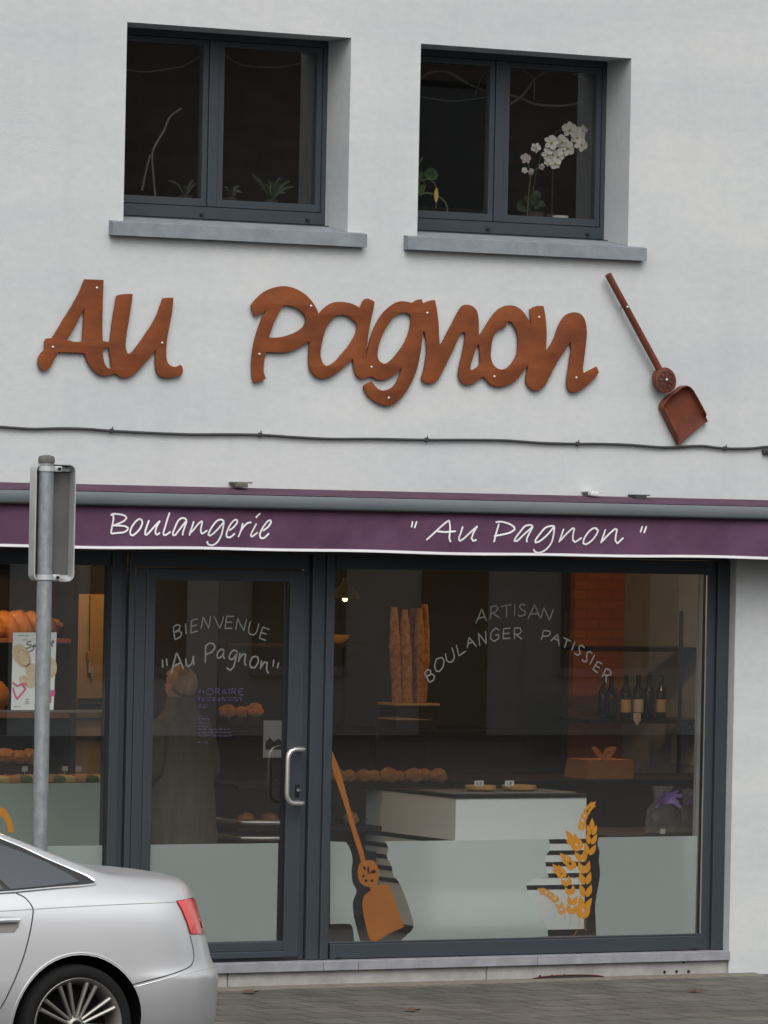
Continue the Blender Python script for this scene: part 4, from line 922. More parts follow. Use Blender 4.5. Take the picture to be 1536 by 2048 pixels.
# ------------------------------------------------------------------ inside the bakery
def bread_loaf(b, c, L, w, h, ang=0, tw=0, seg=14, braid=0):
    c = Vector(c); d = Vector((math.cos(ang), math.sin(ang), 0)); e = Vector((-d.y, d.x, 0)); n = 12; v = []
    for i in range(seg+1):
        t = i/seg; r = max(.02, math.sin(math.pi*min(max(t, .015), .985))**.42); br = 1+braid*abs(math.sin(t*math.pi*5))*.22-.0
        for k in range(n):
            a = 2*math.pi*k/n; v.append(c+d*((t-.5)*L)+e*(w/2*r*br*math.cos(a))+Vector((0, 0, h/2+h/2*r*br*math.sin(a))))
    b.add(v, [(i*n+k, i*n+(k+1) % n, (i+1)*n+(k+1) % n, (i+1)*n+k) for i in range(seg) for k in range(n)]+[tuple(range(n)), tuple(seg*n+k for k in range(n))])
    return b
# serving counter (white, with dark inlaid lines at its foot)
cA, cB = at(912, 1597, 1.1), at(1173, 1597, 1.1); CTZ = cA.z
CT = thing('serving_counter', 'white counter with a dark top and dark inlaid lines behind the frosted glass', 'counter', ((cA.x+cB.x)/2, 1.65, 0))
b = MB(); b.box(cA.x, 1.1, .06, cB.x, 2.27, CTZ); b.build('body', M['counter'], CT)
b = MB(); b.box(cA.x-.01, 1.085, CTZ+.001, cB.x+.005, 2.28, CTZ+.022, bev=.003); b.build('top', M['dark_top'], CT)
b = MB(); b.box(cA.x+.03, 1.13, .0, cB.x-.03, 2.17, .058); b.build('toe_kick', M['dark_top'], CT)
for py in (638, 717, 797, 876, 957):
    z = at(1100, 1500+py/SZ, 1.1).z; b = MB(); h = .0135
    b.box(cA.x-.004, 1.096, z-h, cB.x-.001, 2.262, z+h); b.build('inlay_line', M['dark_top'], CT)
# tarts on a tray with price cards
p0, p1 = at(872, 1588, 1.5), at(1125, 1588, 1.5); TZ = CTZ+.023
tray = MB(); yt = 1.35
x0, x1 = at(875, 1587, yt).x, at(1122, 1587, yt).x
tray.box(x0, yt-.19, TZ, x1, yt+.25, TZ+.008, bev=.003); tag(tray.build('serving_tray', M['galv'], origin=((x0+x1)/2, yt, TZ)), 'flat metal tray with two tarts on the counter', 'tray')
def tart(px, r, label):
    p = at(px, 1580, yt); t = thing('tart', label, 'tart', (p.x, yt, TZ+.009), 'tarts on the counter tray')
    b = MB(); b.lathe([(r*.8, 0), (r*.97, .012), (r, .030), (r*.96, .036), (r*.9, .028), (r*.4, .030), (0, .031)], (p.x, yt, TZ+.009), 28); b.build('crust', M['tart'], t, smooth=True)
    return p.x
xa = tart(961, .10, 'flat golden tart behind the left price card'); xb_ = tart(1038, .112, 'wider golden tart behind the right price card')
def digits(txt, x, z, h, Y):
    D = {'6': [[(.8,1),(.2,.6),(.1,.2),(.5,0),(.9,.2),(.7,.5),(.2,.4)]], '0': [[(.5,1),(.15,.8),(.15,.2),(.5,0),(.85,.2),(.85,.8),(.5,1)]], ',': [[(.5,.1),(.3,-.2)]], '1': [[(.2,.7),(.5,1),(.5,0)]], '5': [[(.85,1),(.2,1),(.15,.55),(.6,.6),(.85,.3),(.5,0),(.1,.1)]]}
    b = MB(); w = h*.6
    for i, ch in enumerate(txt):
        for st in D[ch]: b.ribbon([(x+(i*.78+u*.62)*w, Y, z+v*h) for u, v in st], h*.16, lift=.0001*i)
    return b
for px, txt, lab in ((958, '10,50', 'small white price card stuck in the left tart'), (1019, '6,00', 'small white price card stuck in the right tart')):
    yc = yt-.05; p = at(px, 1567, yc); t = thing('price_card', lab, 'price card', (p.x, yc, p.z), 'price cards in the tarts')
    b = MB(); b.box(p.x-.033, yc-.001, p.z-.018, p.x+.033, yc+.001, p.z+.018); b.box(p.x-.002, yc-.0009, TZ+.03, p.x+.002, yc+.0009, p.z-.0181); b.build('card', M['card'], t)
    digits(txt, p.x-.026 if len(txt) > 4 else p.x-.020, p.z-.009, .02, yc-.0015).build('price', M['ink'], t)
# low dark display table beside the counter, gift bags on it
gz = at(1350, 1668, 1.0).z
GT = thing('display_table', 'low dark wooden table right of the counter, under violet gift bags', 'table', (3.0, 1.3, 0))
b = MB(); b.box(2.20, .95, gz-.04, 3.6, 1.75, gz, bev=.004); b.build('table_top', M['dark_wood'], GT)
for x, y in ((2.26, 1.0), (3.54, 1.0), (2.26, 1.7), (3.54, 1.7)): b = MB(); b.box(x-.03, y-.03, 0, x+.03, y+.03, gz-.041); b.build('leg', M['dark_wood'], GT)
def gift(px, py_top, w, label, seed):
    random.seed(seed); y = 1.12; p = at(px, 1665, y); pt = at(px, py_top, y); t = thing('gift_bag', label, 'gift bag', (p.x, y, gz+.001), 'clear gift bags on the dark table')
    H = pt.z-gz-.002; b = MB(); n = 14; v = []; levels = 9
    for i in range(levels):
        f = i/(levels-1); r = w*(1-.08*f) if f < .62 else w*(.35+1.0*abs(f-.70)+.1)
        for k in range(n):
            a = 2*math.pi*k/n; q = r*(1+.12*math.sin(5*a+3*f)+random.uniform(-.06, .06)); v.append((p.x+q*math.cos(a), y+q*.7*math.sin(a), gz+.002+f*H))
    b.add(v, [(i*n+k, i*n+(k+1) % n, (i+1)*n+(k+1) % n, (i+1)*n+k) for i in range(levels-1) for k in range(n)]+[tuple(reversed(range(n)))]); b.build('cellophane', M['cello'], t)
    b = MB(); b.ball((p.x, y, gz+.11), w*.62, 12, 8, (1, .7, 1.25), rough=.12); b.build('contents', M['pot_brown'], t, smooth=True)
    b = MB(); zr = gz+H*.66
    for k in range(14):
        a = random.uniform(0, 6.28); l = random.uniform(.07, .15); d = Vector((math.cos(a), -.5, abs(math.sin(a))*.9-.25)); s_ = Vector((p.x, y-w*.35, zr))
        b.ribbon([s_, s_+d*l*.5+Vector((0, 0, .02)), s_+d*l+Vector((0, 0, -.01))], random.uniform(.02, .05), nrm=(random.uniform(-.5, .5), -1, random.uniform(-.4, .4)), lift=.001*k)
    b.tube([(p.x-w*.4, y-w*.25, zr), (p.x, y-w*.36, zr+.004), (p.x+w*.4, y-w*.25, zr)], .009, 6); b.build('ribbon', M['purple_ribbon'], t)
    return t, p
gift(1322, 1572, .10, 'clear gift bag with the fuller violet bow, nearer the counter', 4)
gift(1380, 1578, .10, 'clear gift bag with a thin violet bow, beside the window edge', 9)
t, p = None, at(1326, 1663, 1.03)
b = MB(); b.box(p.x-.02, 1.029, p.z-.02, p.x+.018, 1.031, p.z+.018); tag(b.build('gift_tag', M['card'], origin=p), 'tiny white square tag hanging on the gift bag', 'tag')
# dark sideboard at the back with the tan box, brick pier behind
sz = at(1210, 1557, 2.6).z
SB = thing('sideboard', 'long dark wooden sideboard along the back of the shop', 'sideboard', (3.1, 2.85, 0))
b = MB(); b.box(1.9, 2.45, .08, 4.3, 3.2, sz-.035); b.build('body', M['dark_wood'], SB)
b = MB(); b.box(1.87, 2.42, sz-.034, 4.33, 3.22, sz, bev=.003); b.build('top', M['dark_wood'], SB)
for k in range(4): b = MB(); b.box(1.95+k*.585, 2.438, .12, 2.50+k*.585, 2.449, sz-.07, bev=.003); b.build('door', M['dark_wood'], SB)
p = at(1213, 1540, 2.6); xl, xr = at(1166, 1540, 2.6).x, at(1260, 1540, 2.6).x; bz = at(1213, 1519, 2.6).z
TB = thing('cake_box', 'tan cardboard box with a ribbon bow on the dark sideboard', 'box', (p.x, 2.7, sz))
b = MB(); h = bz-sz-.002
b.add([(xl, 2.55, sz+.001), (xr, 2.55, sz+.001), (xr, 2.85, sz+.001), (xl, 2.85, sz+.001), (xl+.02, 2.56, sz+h), (xr, 2.56, sz+h), (xr, 2.84, sz+h), (xl+.02, 2.84, sz+h)], [(0, 1, 5, 4), (1, 2, 6, 5), (2, 3, 7, 6), (3, 0, 4, 7), (0, 3, 2, 1), (4, 5, 6, 7)]); b.build('carton', M['tan_box'], TB)
b = MB(); q = at(1205, 1512, 2.62)
for sg in (-1, 1):
    b.ribbon(catmull([(q.x, 2.62, bz+.002), (q.x+sg*.045, 2.60, bz+.03), (q.x+sg*.085, 2.60, bz+.075), (q.x+sg*.035, 2.62, bz+.06), (q.x, 2.62, bz+.002)], 5), .028, nrm=(0, -.9, .4))
b.build('bow', M['tan_box'], TB)
# wine shelf against the grey side wall, bottles on it
shz = at(1270, 1438, 3.6).z
SH = thing('wall_shelf', 'black wall shelf unit of three boards holding wine bottles', 'shelf', (4.1, 3.75, 0))
for z in (shz, shz-.42, shz+.50): b = MB(); b.box(3.62, 3.55, z-.03, 4.615, 3.95, z-.002, bev=.003); b.build('board', M['black_metal'], SH)
for x in (3.64, 4.59):
    b = MB(); b.tube([(x, 3.93, 0), (x, 3.93, shz+.75)], .012, 8); b.build('upright', M['black_metal'], SH)
def bottle(px, lab, label, sc=1.0, y=3.66):
    p = at(px, 1425, y); t = thing('wine_bottle', label, 'bottle', (p.x, y, shz), 'bottles on the wall shelf')
    b = MB(); b.lathe([(.001, 0), (.036*sc, .001), (.038*sc, .006), (.038*sc, .17*sc), (.034*sc, .20*sc), (.016*sc, .235*sc), (.0145*sc, .29*sc), (.017*sc, .292*sc), (.017*sc, .305*sc), (0, .306*sc)], (p.x, y, shz), 18); b.build('bottle_glass', M['bottle'], t, smooth=True)
    if lab: b = MB(); b.lathe([(.0384*sc, .045), (.0384*sc, .135)], (p.x, y, shz), 18); q = b.build('paper_label', M[lab], t, smooth=True)
bottle(1206, None, 'first plain dark bottle on the shelf, beside the brick pier', .95)
bottle(1222, None, 'second plain dark bottle on the shelf, left of the labelled ones', .95)
bottle(1251, 'label_cream', 'leftmost cream labelled bottle on the shelf'); bottle(1276, 'label_white', 'white labelled bottle on the shelf, the only white label')
bottle(1297, None, 'dark bottle without a label between the white and cream labels'); bottle(1322, 'label_cream', 'rightmost cream labelled bottle on the shelf')
q = at(1274, 1432, 3.55); b = MB(); b.poly([Vector((q.x+u, 3.548, q.z+w)) for u, w in ((-.03, .02), (.03, .02), (.03, -.03), (.012, -.05), (0, -.07), (-.012, -.05), (-.03, -.03))], depth=.001)
tag(b.build('shelf_label', M['label_white'], origin=q), 'small pale tag hanging from the bottle shelf edge', 'shelf label')
# poster-like card on the side wall under the shelf
q = at(1298, 1497, 3.9); b = MB(); b.box(4.612, q.y-.16, q.z-.11, 4.6185, q.y+.16, q.z+.09); tag(b.build('notice', M['label_white'], origin=(4.615, q.y, q.z)), 'small pale notice on the grey side wall below the bottles', 'notice')
# baguettes standing in a basket on the back shelf
by = 3.6; q0, q1 = at(776, 1408, by), at(858, 1408, by); bx0, bx1 = q0.x, q1.x; zt_ = q0.z; zb_ = at(815, 1455, by).z
BK = thing('baguette_basket', 'square wicker basket full of upright baguettes at the back', 'basket', ((bx0+bx1)/2, by, zb_))
b = MB()
for y0_, y1_, x0_, x1_ in ((by-.12, by-.11, bx0, bx1), (by+.11, by+.12, bx0, bx1), (by-.11, by+.11, bx0, bx0+.01), (by-.11, by+.11, bx1-.01, bx1)): b.box(x0_, y0_, zb_, x1_, y1_, zt_-.012)
b.box(bx0, by-.12, zb_-.008, bx1, by+.12, zb_-.001); b.build('basket_wall', M['dark_wood'], BK)
b = MB(); b.tube([(bx0-.004, by-.125, zt_), (bx1+.004, by-.125, zt_), (bx1+.004, by+.125, zt_), (bx0-.004, by+.125, zt_), (bx0-.004, by-.125, zt_)], .010, 8); b.build('basket_rim', M['beige'], BK)
BC = thing('back_counter', 'dark counter along the back wall under the baguettes', 'counter', (1.7, 3.7, 0))
b = MB(); b.box(.6, 3.35, 0, 3.0, 4.1, zb_-.05); b.build('body', M['dark_wood'], BC); b = MB(); b.box(.58, 3.32, zb_-.049, 3.02, 4.12, zb_-.009, bev=.003); b.build('top', M['dark_top'], BC)
bag_l = ['leftmost baguette in the basket', 'second baguette from the left, tallest at the front', 'middle baguette, a little lower than its neighbours', 'fourth baguette from the left in the basket', 'rightmost baguette, standing tallest in the basket']
random.seed(5)
for k, (px, py, dy) in enumerate(((789, 1214, -.05), (810, 1219, -.075), (826, 1217, .03), (838, 1216, -.02), (849, 1208, .05))):
    ptp = at(px, py, by+dy); b = MB(); L_ = ptp.z-zb_-.004; n = 12; seg = 22; v = []
    bxk = bx0+.05+k*.06
    for i in range(seg+1):
        t_ = i/seg; r = .042*max(.06, math.sin(math.pi*min(.97, max(.04, t_)))**.3)*(1+.06*math.sin(t_*30+k)+.05*math.sin(t_*13))
        cx_ = bxk+(ptp.x-bxk)*t_+.004*math.sin(t_*5+k)
        for kk in range(n): a = 2*math.pi*kk/n; v.append((cx_+r*math.cos(a), by+dy+r*math.sin(a), zb_+.003+t_*L_))
    b.add(v, [(i*n+kk, i*n+(kk+1) % n, (i+1)*n+(kk+1) % n, (i+1)*n+kk) for i in range(seg) for kk in range(n)]+[tuple(range(n)), tuple(seg*n+kk for kk in range(n))])
    o = b.build('baguette', M['crust_pale'], smooth=True, origin=(bxk, by+dy, zb_)); tag(o, bag_l[k], 'baguette', 'baguettes in the basket')
# pastry case: dark base, glass, rows of buns
ky = 2.1; kz = at(780, 1566, ky).z; kx0 = at(470, 1560, ky).x; kx1 = at(900, 1560, ky).x
KC = thing('pastry_case', 'long glass pastry case with dark shelves between door and counter', 'display case', ((kx0+kx1)/2, ky, 0))
b = MB(); b.box(kx0, ky+.02, .1, kx1-.35, ky+.75, .50); b.build('base', M['dark_top'], KC)
b = MB(); b.box(kx0, ky-.05, kz-.03, kx1, ky+.5, kz-.002, bev=.003); b.build('upper_shelf', M['dark_top'], KC)
b = MB(); b.box(kx0, ky-.05, kz-.30, kx1-.28, ky+.5, kz-.275, bev=.003); b.build('lower_shelf', M['dark_top'], KC)
gtop = at(660, 1440, ky+.1).z
b = MB(); b.add([(kx0, ky-.055, kz-.28), (kx1, ky-.055, kz-.02), (kx1-.12, ky+.02, gtop), (kx0, ky+.02, gtop)], [(0, 1, 2, 3)]); b.add([(kx0, ky+.02, gtop+.003), (kx1-.12, ky+.02, gtop+.003), (kx1-.12, ky+.5, gtop+.003), (kx0, ky+.5, gtop+.003)], [(0, 1, 2, 3)]); b.build('case_glass', M['case_glass'], KC)
for xx in (kx0+.01, kx0+.62, kx1-.30):
    b = MB(); b.tube([(xx, ky+.45, .5), (xx, ky+.45, gtop)], .010, 8); b.build('upright', M['black_metal'], KC)
for zz in (.60, .70):       # curved chrome rails of the case front
    b = MB(); b.tube(catmull([(kx0-.02, ky+.25, zz), (kx0+.05, ky-.02, zz), (kx0+.30, ky-.09, zz), (kx0+.62, ky-.05, zz), (kx0+.75, ky+.2, zz)], 6), .018, 10); b.build('front_rail', M['steel'], KC, smooth=True)
random.seed(12)
def pastry(x, y, z, r, m, label, group, name='bun', cat='bun', h=.8):
    b = MB(); b.ball((0, 0, r*h*.92), r, 14, 9, (random.uniform(.9, 1.2), .9, h*random.uniform(.8, 1.1)), rough=.22)
    for v in b.v: v.z = max(v.z, .001)
    b.v = [v+Vector((x, y, z)) for v in b.v]
    o = b.build(name, M[m], smooth=True, origin=(x, y, z)); tag(o, label, cat, group); return o
for k in range(9):
    x = at(676+k*25, 1556, ky+.05).x; pastry(x, ky+.05+.03*(k % 2), kz, .055+random.uniform(-.006, .006), 'crust', 'golden round bun in the front row on the glass case shelf', 'buns in a row in the glass case')
for k in range(9):
    x = at(446+k*9, 1455, 2.45).x; pastry(x, 2.40+.06*(k % 3), gtop+.005, .048+random.uniform(-.012, .014), 'crust', 'orange brown pastry on top of the glass case seen through the door', 'pastries on top of the glass case', 'pastry', 'pastry')
for k in range(6):
    x = kx0+.15+k*.19; pastry(x, ky+.12+.04*(k % 2), kz-.274, .052, 'crust', 'brown roll on the lower shelf of the glass case', 'rolls on the lower case shelf', 'bread_roll', 'roll')
q = at(546, 1477, 2.05); b = MB(); b.box(q.x-.075, 2.035, q.z-.12, q.x+.075, 2.042, q.z+.115); o = thing('notice_card', 'pale framed notice standing on the case behind the door', 'notice', (q.x, 2.04, q.z)); b.build('card', M['label_white'], o)
b = MB(); b.poly([Vector((q.x+u, 2.0345, q.z+w)) for u, w in ((-.06, -.07), (.06, -.07), (.06, -.02), (.03, .0), (0, -.02), (-.03, .005), (-.06, -.02))]); b.build('printed_picture', M['ink'], o)
# left counter with glass front and pastries
lz = at(100, 1566, 1.25).z; lx0, lx1 = -3.6, at(236, 1600, 1.25).x
LC = thing('pastry_counter', 'white fronted pastry counter behind the left shop window', 'counter', (lx0/2+lx1/2, 1.6, 0))
b = MB(); b.box(lx0, 1.25, .08, lx1, 1.95, lz-.002); b.build('front', M['counter_shaded'], LC); b = MB(); b.box(lx0+.02, 1.3, 0, lx1-.02, 1.9, .079); b.build('toe_kick', M['dark_top'], LC)
b = MB(); b.add([(lx0, 1.255, lz), (lx1, 1.255, lz), (lx1, 1.33, lz+.42), (lx0, 1.33, lz+.42)], [(0, 1, 2, 3)]); b.add([(lx0, 1.333, lz+.42), (lx1, 1.333, lz+.42), (lx1, 1.85, lz+.42), (lx0, 1.85, lz+.42)], [(0, 1, 2, 3)]); b.build('case_glass', M['case_glass'], LC)
b = MB(); b.box(lx0, 1.33, lz+.423, lx1, 1.36, lz+.437); b.build('glass_edge', M['steel'], LC)
names = ['round iced cake on the left counter shelf']
random.seed(21)
cols_ = ['yellow_cream', 'red', 'green', 'tart', 'crust', 'tan_box']
word = {'yellow_cream': 'yellow custard', 'red': 'red glazed', 'green': 'green iced', 'tart': 'golden', 'crust': 'brown', 'tan_box': 'tan'}
k = 0
for px in range(-60, 215, 22):
    for row, py in ((0, 1.33), (1, 1.46)):
        m_ = cols_[(k*5+row*2) % 6]; x = at(px+row*9, 1558, py).x
        b = MB(); r = .045; b.lathe([(r*.85, 0), (r, .012), (r, .028), (r*.8, .036), (r*.3, .042), (0, .040)], (x, py, lz+.001), 14); o = b.build('small_cake', M[m_], smooth=True, origin=(x, py, lz))
        tag(o, f'{word[m_]} small cake in the {"front" if row == 0 else "second"} row of the left counter', 'cake', 'small cakes on the left counter'); k += 1
rz_ = lz+.09
RK = thing('cake_stand', 'low dark board at the back of the left counter holding brown rolls', 'board', (-2.2, 1.66, lz))
b = MB(); b.box(lx0+.05, 1.56, lz+.001, at(75, 1530, 1.6).x+.02, 1.78, rz_); b.build('board', M['dark_wood'], RK)
for k in range(6):
    x = at(-60+k*24, 1520, 1.65).x; pastry(x, 1.65+.02*(k % 2), rz_+.001, .062+random.uniform(-.006, .008), 'crust', 'large brown roll at the back of the left counter', 'large rolls at the back of the left counter', 'bread_roll', 'roll')
for k, px in enumerate((50, 130, 157)):
    y = 1.56; p = at(px, 1530, y); b = MB(); b.box(p.x-.02, y-.001, lz+.055, p.x+.02, y+.001, lz+.085); b.box(p.x-.002, y-.0009, lz+.001, p.x+.002, y+.0009, lz+.0549)
    tag(b.build('price_card', M['label_white'], origin=(p.x, y, lz)), ['small price card among the cakes, left of the sign post', 'small price card among the cakes, just right of the sign post', 'small price card among the cakes, farther right of the sign post'][k], 'price card', 'price cards on the left counter')
# bread rack on the left
ry = 2.4; rxl, rxr = at(-140, 1300, ry).x, at(122, 1300, ry).x
rz1 = at(50, 1275, ry).z; rz2 = at(50, 1425, ry).z
BR = thing('bread_rack', 'dark wooden bread rack with two shelves behind the left window', 'bread rack', ((rxl+rxr)/2, ry, 0))
b = MB(); b.box(rxr, ry-.16, 0, rxr+.04, ry+.30, 2.42); b.build('side_panel', M['dark_wood'], BR); b = MB(); b.box(rxl-.04, ry-.16, 0, rxl, ry+.30, 2.42); b.build('side_panel', M['dark_wood'], BR)
b = MB(); b.box(rxl+.001, ry+.30, 0, rxr-.001, ry+.33, 2.42); b.build('back_panel', M['dark_wood'], BR)
for z in (rz1, rz2, 2.38): b = MB(); b.box(rxl+.001, ry-.15, z-.03, rxr-.001, ry+.295, z-.001, bev=.003); b.build('shelf', M['wood'], BR)
def braid(cx, L_, label):
    b = MB()
    for k in range(3):
        ph = 2*math.pi*k/3; pts = []; rr_ = []
        for i in range(41):
            t_ = i/40; env = math.sin(math.pi*min(.98, max(.02, t_)))**.5
            pts.append((cx+(t_-.5)*L_, ry-.03+.062*env*math.sin(t_*13+ph), rz1+.075+.045*env*math.sin(2*(t_*13+ph)))); rr_.append(.058*max(.3, env))
        b.tube(pts, rr_, 12)
    for v in b.v: v.z = max(v.z, rz1+.001)
    tag(b.build('braided_loaf', M['crust'], smooth=True, origin=(cx, ry, rz1)), label, 'bread')
braid(at(30, 1268, ry).x, .60, 'big orange brown braided loaf on the upper rack shelf')
braid(at(-110, 1268, ry).x, .40, 'braided loaf at the left end of the upper rack shelf')
b = MB(); p = at(-10, 1410, ry); bread_loaf(b, (p.x-.02, ry-.02, rz2), .26, .20, .21, R(80)); tag(b.build('round_loaf', M['crust'], smooth=True, origin=(p.x, ry, rz2)), 'tall round brown loaf on the lower rack shelf beside the poster', 'bread')
# lit beige cupboard on the back wall, left
y = 4.7; xa_, xb2 = at(140, 1300, y).x, at(195, 1300, y).x; za, zb3 = at(165, 1188, y).z, at(165, 1530, y).z
CBD = thing('cupboard', 'tall beige cupboard with a wooden edge at the back of the shop', 'cupboard', ((xa_+xb2)/2, y, 0))
b = MB(); b.box(xa_, y-.12, .0, xb2, y+.09, za); b.build('panel', M['beige'], CBD)
b = MB(); b.box(xb2+.001, y-.14, 0, at(216, 1300, y).x, y+.09, za+.01); b.build('edge_board', M['wood'], CBD)
for py, h in ((1398, .02), (1411, .03), (1474, .025), (1435, .012)):
    z = at(165, py, y).z; b = MB(); b.box(xa_-.25 if py in (1474, 1435) else xa_+.005, y-.15, z-h/2, xb2-.005, y-.1205, z+h/2); b.build('ledge', M['dark_wood'], CBD)
KY = thing('key_bunch', 'bunch of keys hanging on the beige cupboard', 'keys', (at(178, 1320, y-.13).x, y-.13, 0))
p = at(178, 1305, y-.13); b = MB(); b.tube([(p.x, y-.13, at(178, 1190, y).z), (p.x, y-.132, p.z)], .003, 6); b.build('cord', M['black_metal'], KY)
b = MB(); b.lathe([(.0, -.03), (.014, -.03), (.016, .02), (0, .03)], (p.x-.005, y-.14, p.z-.02), 10); b.build('fob', M['yellow'], KY)
for dx, dz, a in ((0, -.10, .2), (.02, -.14, .35)):
    b = MB(); b.box(p.x+dx-.008, y-.142, p.z+dz-.04, p.x+dx+.012, y-.136, p.z+dz+.04, bev=.002); b.build('key', M['steel'], KY)
b = MB(); q = at(128, 1314, 4.72); b.box(q.x-.12, 4.64, q.z-.06, q.x+.06, 4.79, q.z+.07); tag(b.build('small_box', M['beige'], origin=q), 'small beige box on the wall left of the cupboard', 'box')
# poster behind the left window
PYY = GY+.012
pl = tr([(26, 1265), (113.5, 1264.5), (107, 1420), (22, 1420)], PYY)
PO = thing('poster', 'white bakery poster with biscuits and a pink ribbon behind the left window', 'poster', sum(pl, Vector())/4)
b = MB(); b.poly(pl, depth=.001); b.build('sheet', M['card'], PO)
zo = (0, 1120); zs_ = 3.4125
def blob(cx, cy, rx, ry_, m, a=0, k=1): b = MB(); b.poly(tr(ring(cx, cy, rx, ry_, 24, a), PYY-.0006*k, zo, zs_)); b.build('printed_biscuit', M[m], PO)
blob(148, 655, 58, 88, 'print_bread', -.5); blob(160, 670, 40, 62, 'tan_box', -.5, 2); blob(158, 668, 36, 56, 'print_bread', -.5, 3); blob(222, 765, 46, 66, 'print_bread', -.4, 2); blob(350, 735, 38, 70, 'print_bread', 0, 1); blob(185, 830, 60, 34, 'print_bread', .5, 4)
b = MB()
for st in ([(85,835),(120,860),(150,845),(185,850)],[(150,850),(175,880),(140,920),(115,950)],[(90,870),(100,915),(118,950)]): b.ribbon(catmull(tr(st, PYY-.0036, zo, zs_), 5), .010)
b.build('printed_ribbon', M['pink'], PO)
b = MB(); b.poly(tr([(343,890),(376,885),(374,925),(352,930),(350,975),(338,978)], PYY-.0012, zo, zs_)); b.build('printed_stripe', M['pink'], PO)
strokes([[(215,555),(190,560),(182,575),(205,580),(205,598),(178,603)],[(212,575),(220,595),(235,575),(225,615),(195,628)],[(238,598),(243,578),(252,596)],[(345,572),(362,548),(368,560),(350,578),(362,590)]], PYY-.0014, zo, zs_, .006).build('printed_title', M['ink'], PO)
strokes([[(120,515),(200,517)],[(150,545),(190,546)],[(170,950),(200,950)],[(170,965),(198,965)],[(170,978),(200,978)],[(95,1000),(118,1000)],[(124,1000),(142,1000)]], PYY-.0014, zo, zs_, .0035).build('printed_text', M['vinyl'], PO)
# pendant lamp and small things seen at the left edge of the big window
ly = 2.6; lp_ = at(690, 1196, ly)
def lamp(name, c, label, top, energy, r=.10):
    t = thing(name, label, 'lamp', c, 'warm lamps of the shop')
    c = Vector(c); b = MB(); b.lathe([(.015, .13), (.022, .10), (.05, .07), (r*.85, .03), (r, .0), (r*.97, .0), (r*.8, .028), (.045, .064), (.018, .09)], c, 24); b.build('shade', M['shade'], t, smooth=True)
    b = MB(); b.tube([c+Vector((0, 0, .12)), (c.x, c.y, top)], .004, 6); b.build('cord', M['black_metal'], t)
    b = MB(); b.ball(c+Vector((0, 0, -.005)), .017, 12, 8); b.build('bulb', M['bulb'], t, smooth=True)
    l = bpy.data.lights.new('lamp_light', 'POINT'); l.energy = energy; l.color = (1, .56, .22); l.shadow_soft_size = .05
    o = bpy.data.objects.new('lamp_light', l); COL.objects.link(o); o.parent = t; o.location = (0, 0, -.06); return t
lamp('warm_lamp', lp_, 'small lit pendant lamp left of the baguettes', RZ-.001, 5)
lamp('warm_lamp', (3.35, 2.45, 2.55), 'unseen warm lamp added before the tan box and the orange brick pier', RZ-.001, 20)  # this and the next three are unseen, added to warm the interior
lamp('warm_lamp', (.15, 3.9, 2.55), 'unseen warm lamp added by the beige cupboard', RZ-.001, 9)
lamp('warm_lamp', (-1.75, 1.75, 2.55), 'unseen warm lamp added over the left pastry counter', RZ-.001, 22)
lamp('warm_lamp', (.55, 1.9, 2.55), 'unseen warm lamp added over the glass pastry case', RZ-.001, 1.2)
q = at(680, 1277, 3.4); b = MB(); b.lathe([(.0, 0), (.04, .0), (.075, .035), (.08, .055), (.07, .05), (.04, .02), (0, .018)], (q.x-.02, 3.4, q.z-.03), 16); tag(b.build('bread_bowl', M['tart'], smooth=True, origin=q), 'small pale dish on the back shelf below the pendant lamp', 'dish')
q2 = at(690, 1291, 3.4); BS = thing('back_shelf', 'thin dark shelf on the back wall under the small dish', 'shelf', (q.x, 3.4, q.z-.05))
b = MB(); b.box(q.x-.9, 3.28, q.z-.055, q.x+.16, 3.56, q.z-.031); b.build('board', M['dark_wood'], BS)
for xx in (q.x-.85, q.x+.1): b = MB(); b.box(xx-.01, 3.5, 0.0, xx+.01, 3.53, q.z-.056); b.build('upright', M['black_metal'], BS)

# ------------------------------------------------------------------ the customer, seen from behind
def skinned(joints, edges, root, sub=2):
    ids = list(joints); me = bpy.data.meshes.new('skin'); me.from_pydata([joints[i][0] for i in ids], [(ids.index(a), ids.index(c)) for a, c in edges], [])
    o = bpy.data.objects.new('skin', me); COL.objects.link(o); o.modifiers.new('k', 'SKIN')
    sv = me.skin_vertices[0].data if len(me.skin_vertices) else None
    for i, k in enumerate(ids):
        r = joints[k][1]; sv[i].radius = r if isinstance(r, tuple) else (r, r); sv[i].use_root = (k == root)
    u = o.modifiers.new('u', 'SUBSURF'); u.levels = u.render_levels = sub
    bpy.context.view_layer.update(); dg = bpy.context.evaluated_depsgraph_get(); m2 = bpy.data.meshes.new_from_object(o.evaluated_get(dg)); bpy.data.objects.remove(o)
    b = MB(); b.add([v.co.copy() for v in m2.vertices], [tuple(p.vertices) for p in m2.polygons]); bpy.data.meshes.remove(m2); return b
hp = at(362, 1400, 1.0)
PX_, PYp = hp.x, 1.0
PE = thing('person', 'person in a long dark coat seen from behind, standing inside the glass door', 'person', (PX_, PYp, 0)); PE.rotation_euler.z = R(22)
M['skin'] = mat('skin', (.46, .25, .16), .55, var=.06, vscale=20); M['hair'] = mat('grey_blond_hair', (.30, .17, .09), .6, var=.35, vscale=30, stretch=(1, 1, .3)); M['coat'] = mat('dark_brown_coat', (.070, .054, .038), .85, var=.25, vscale=9, stretch=(3, 3, .5), bump=.2, bscale=200)
M['trousers'] = mat('dark_trousers', (.03, .03, .034), .85); M['shoe'] = mat('black_shoe', (.015, .014, .013), .4)
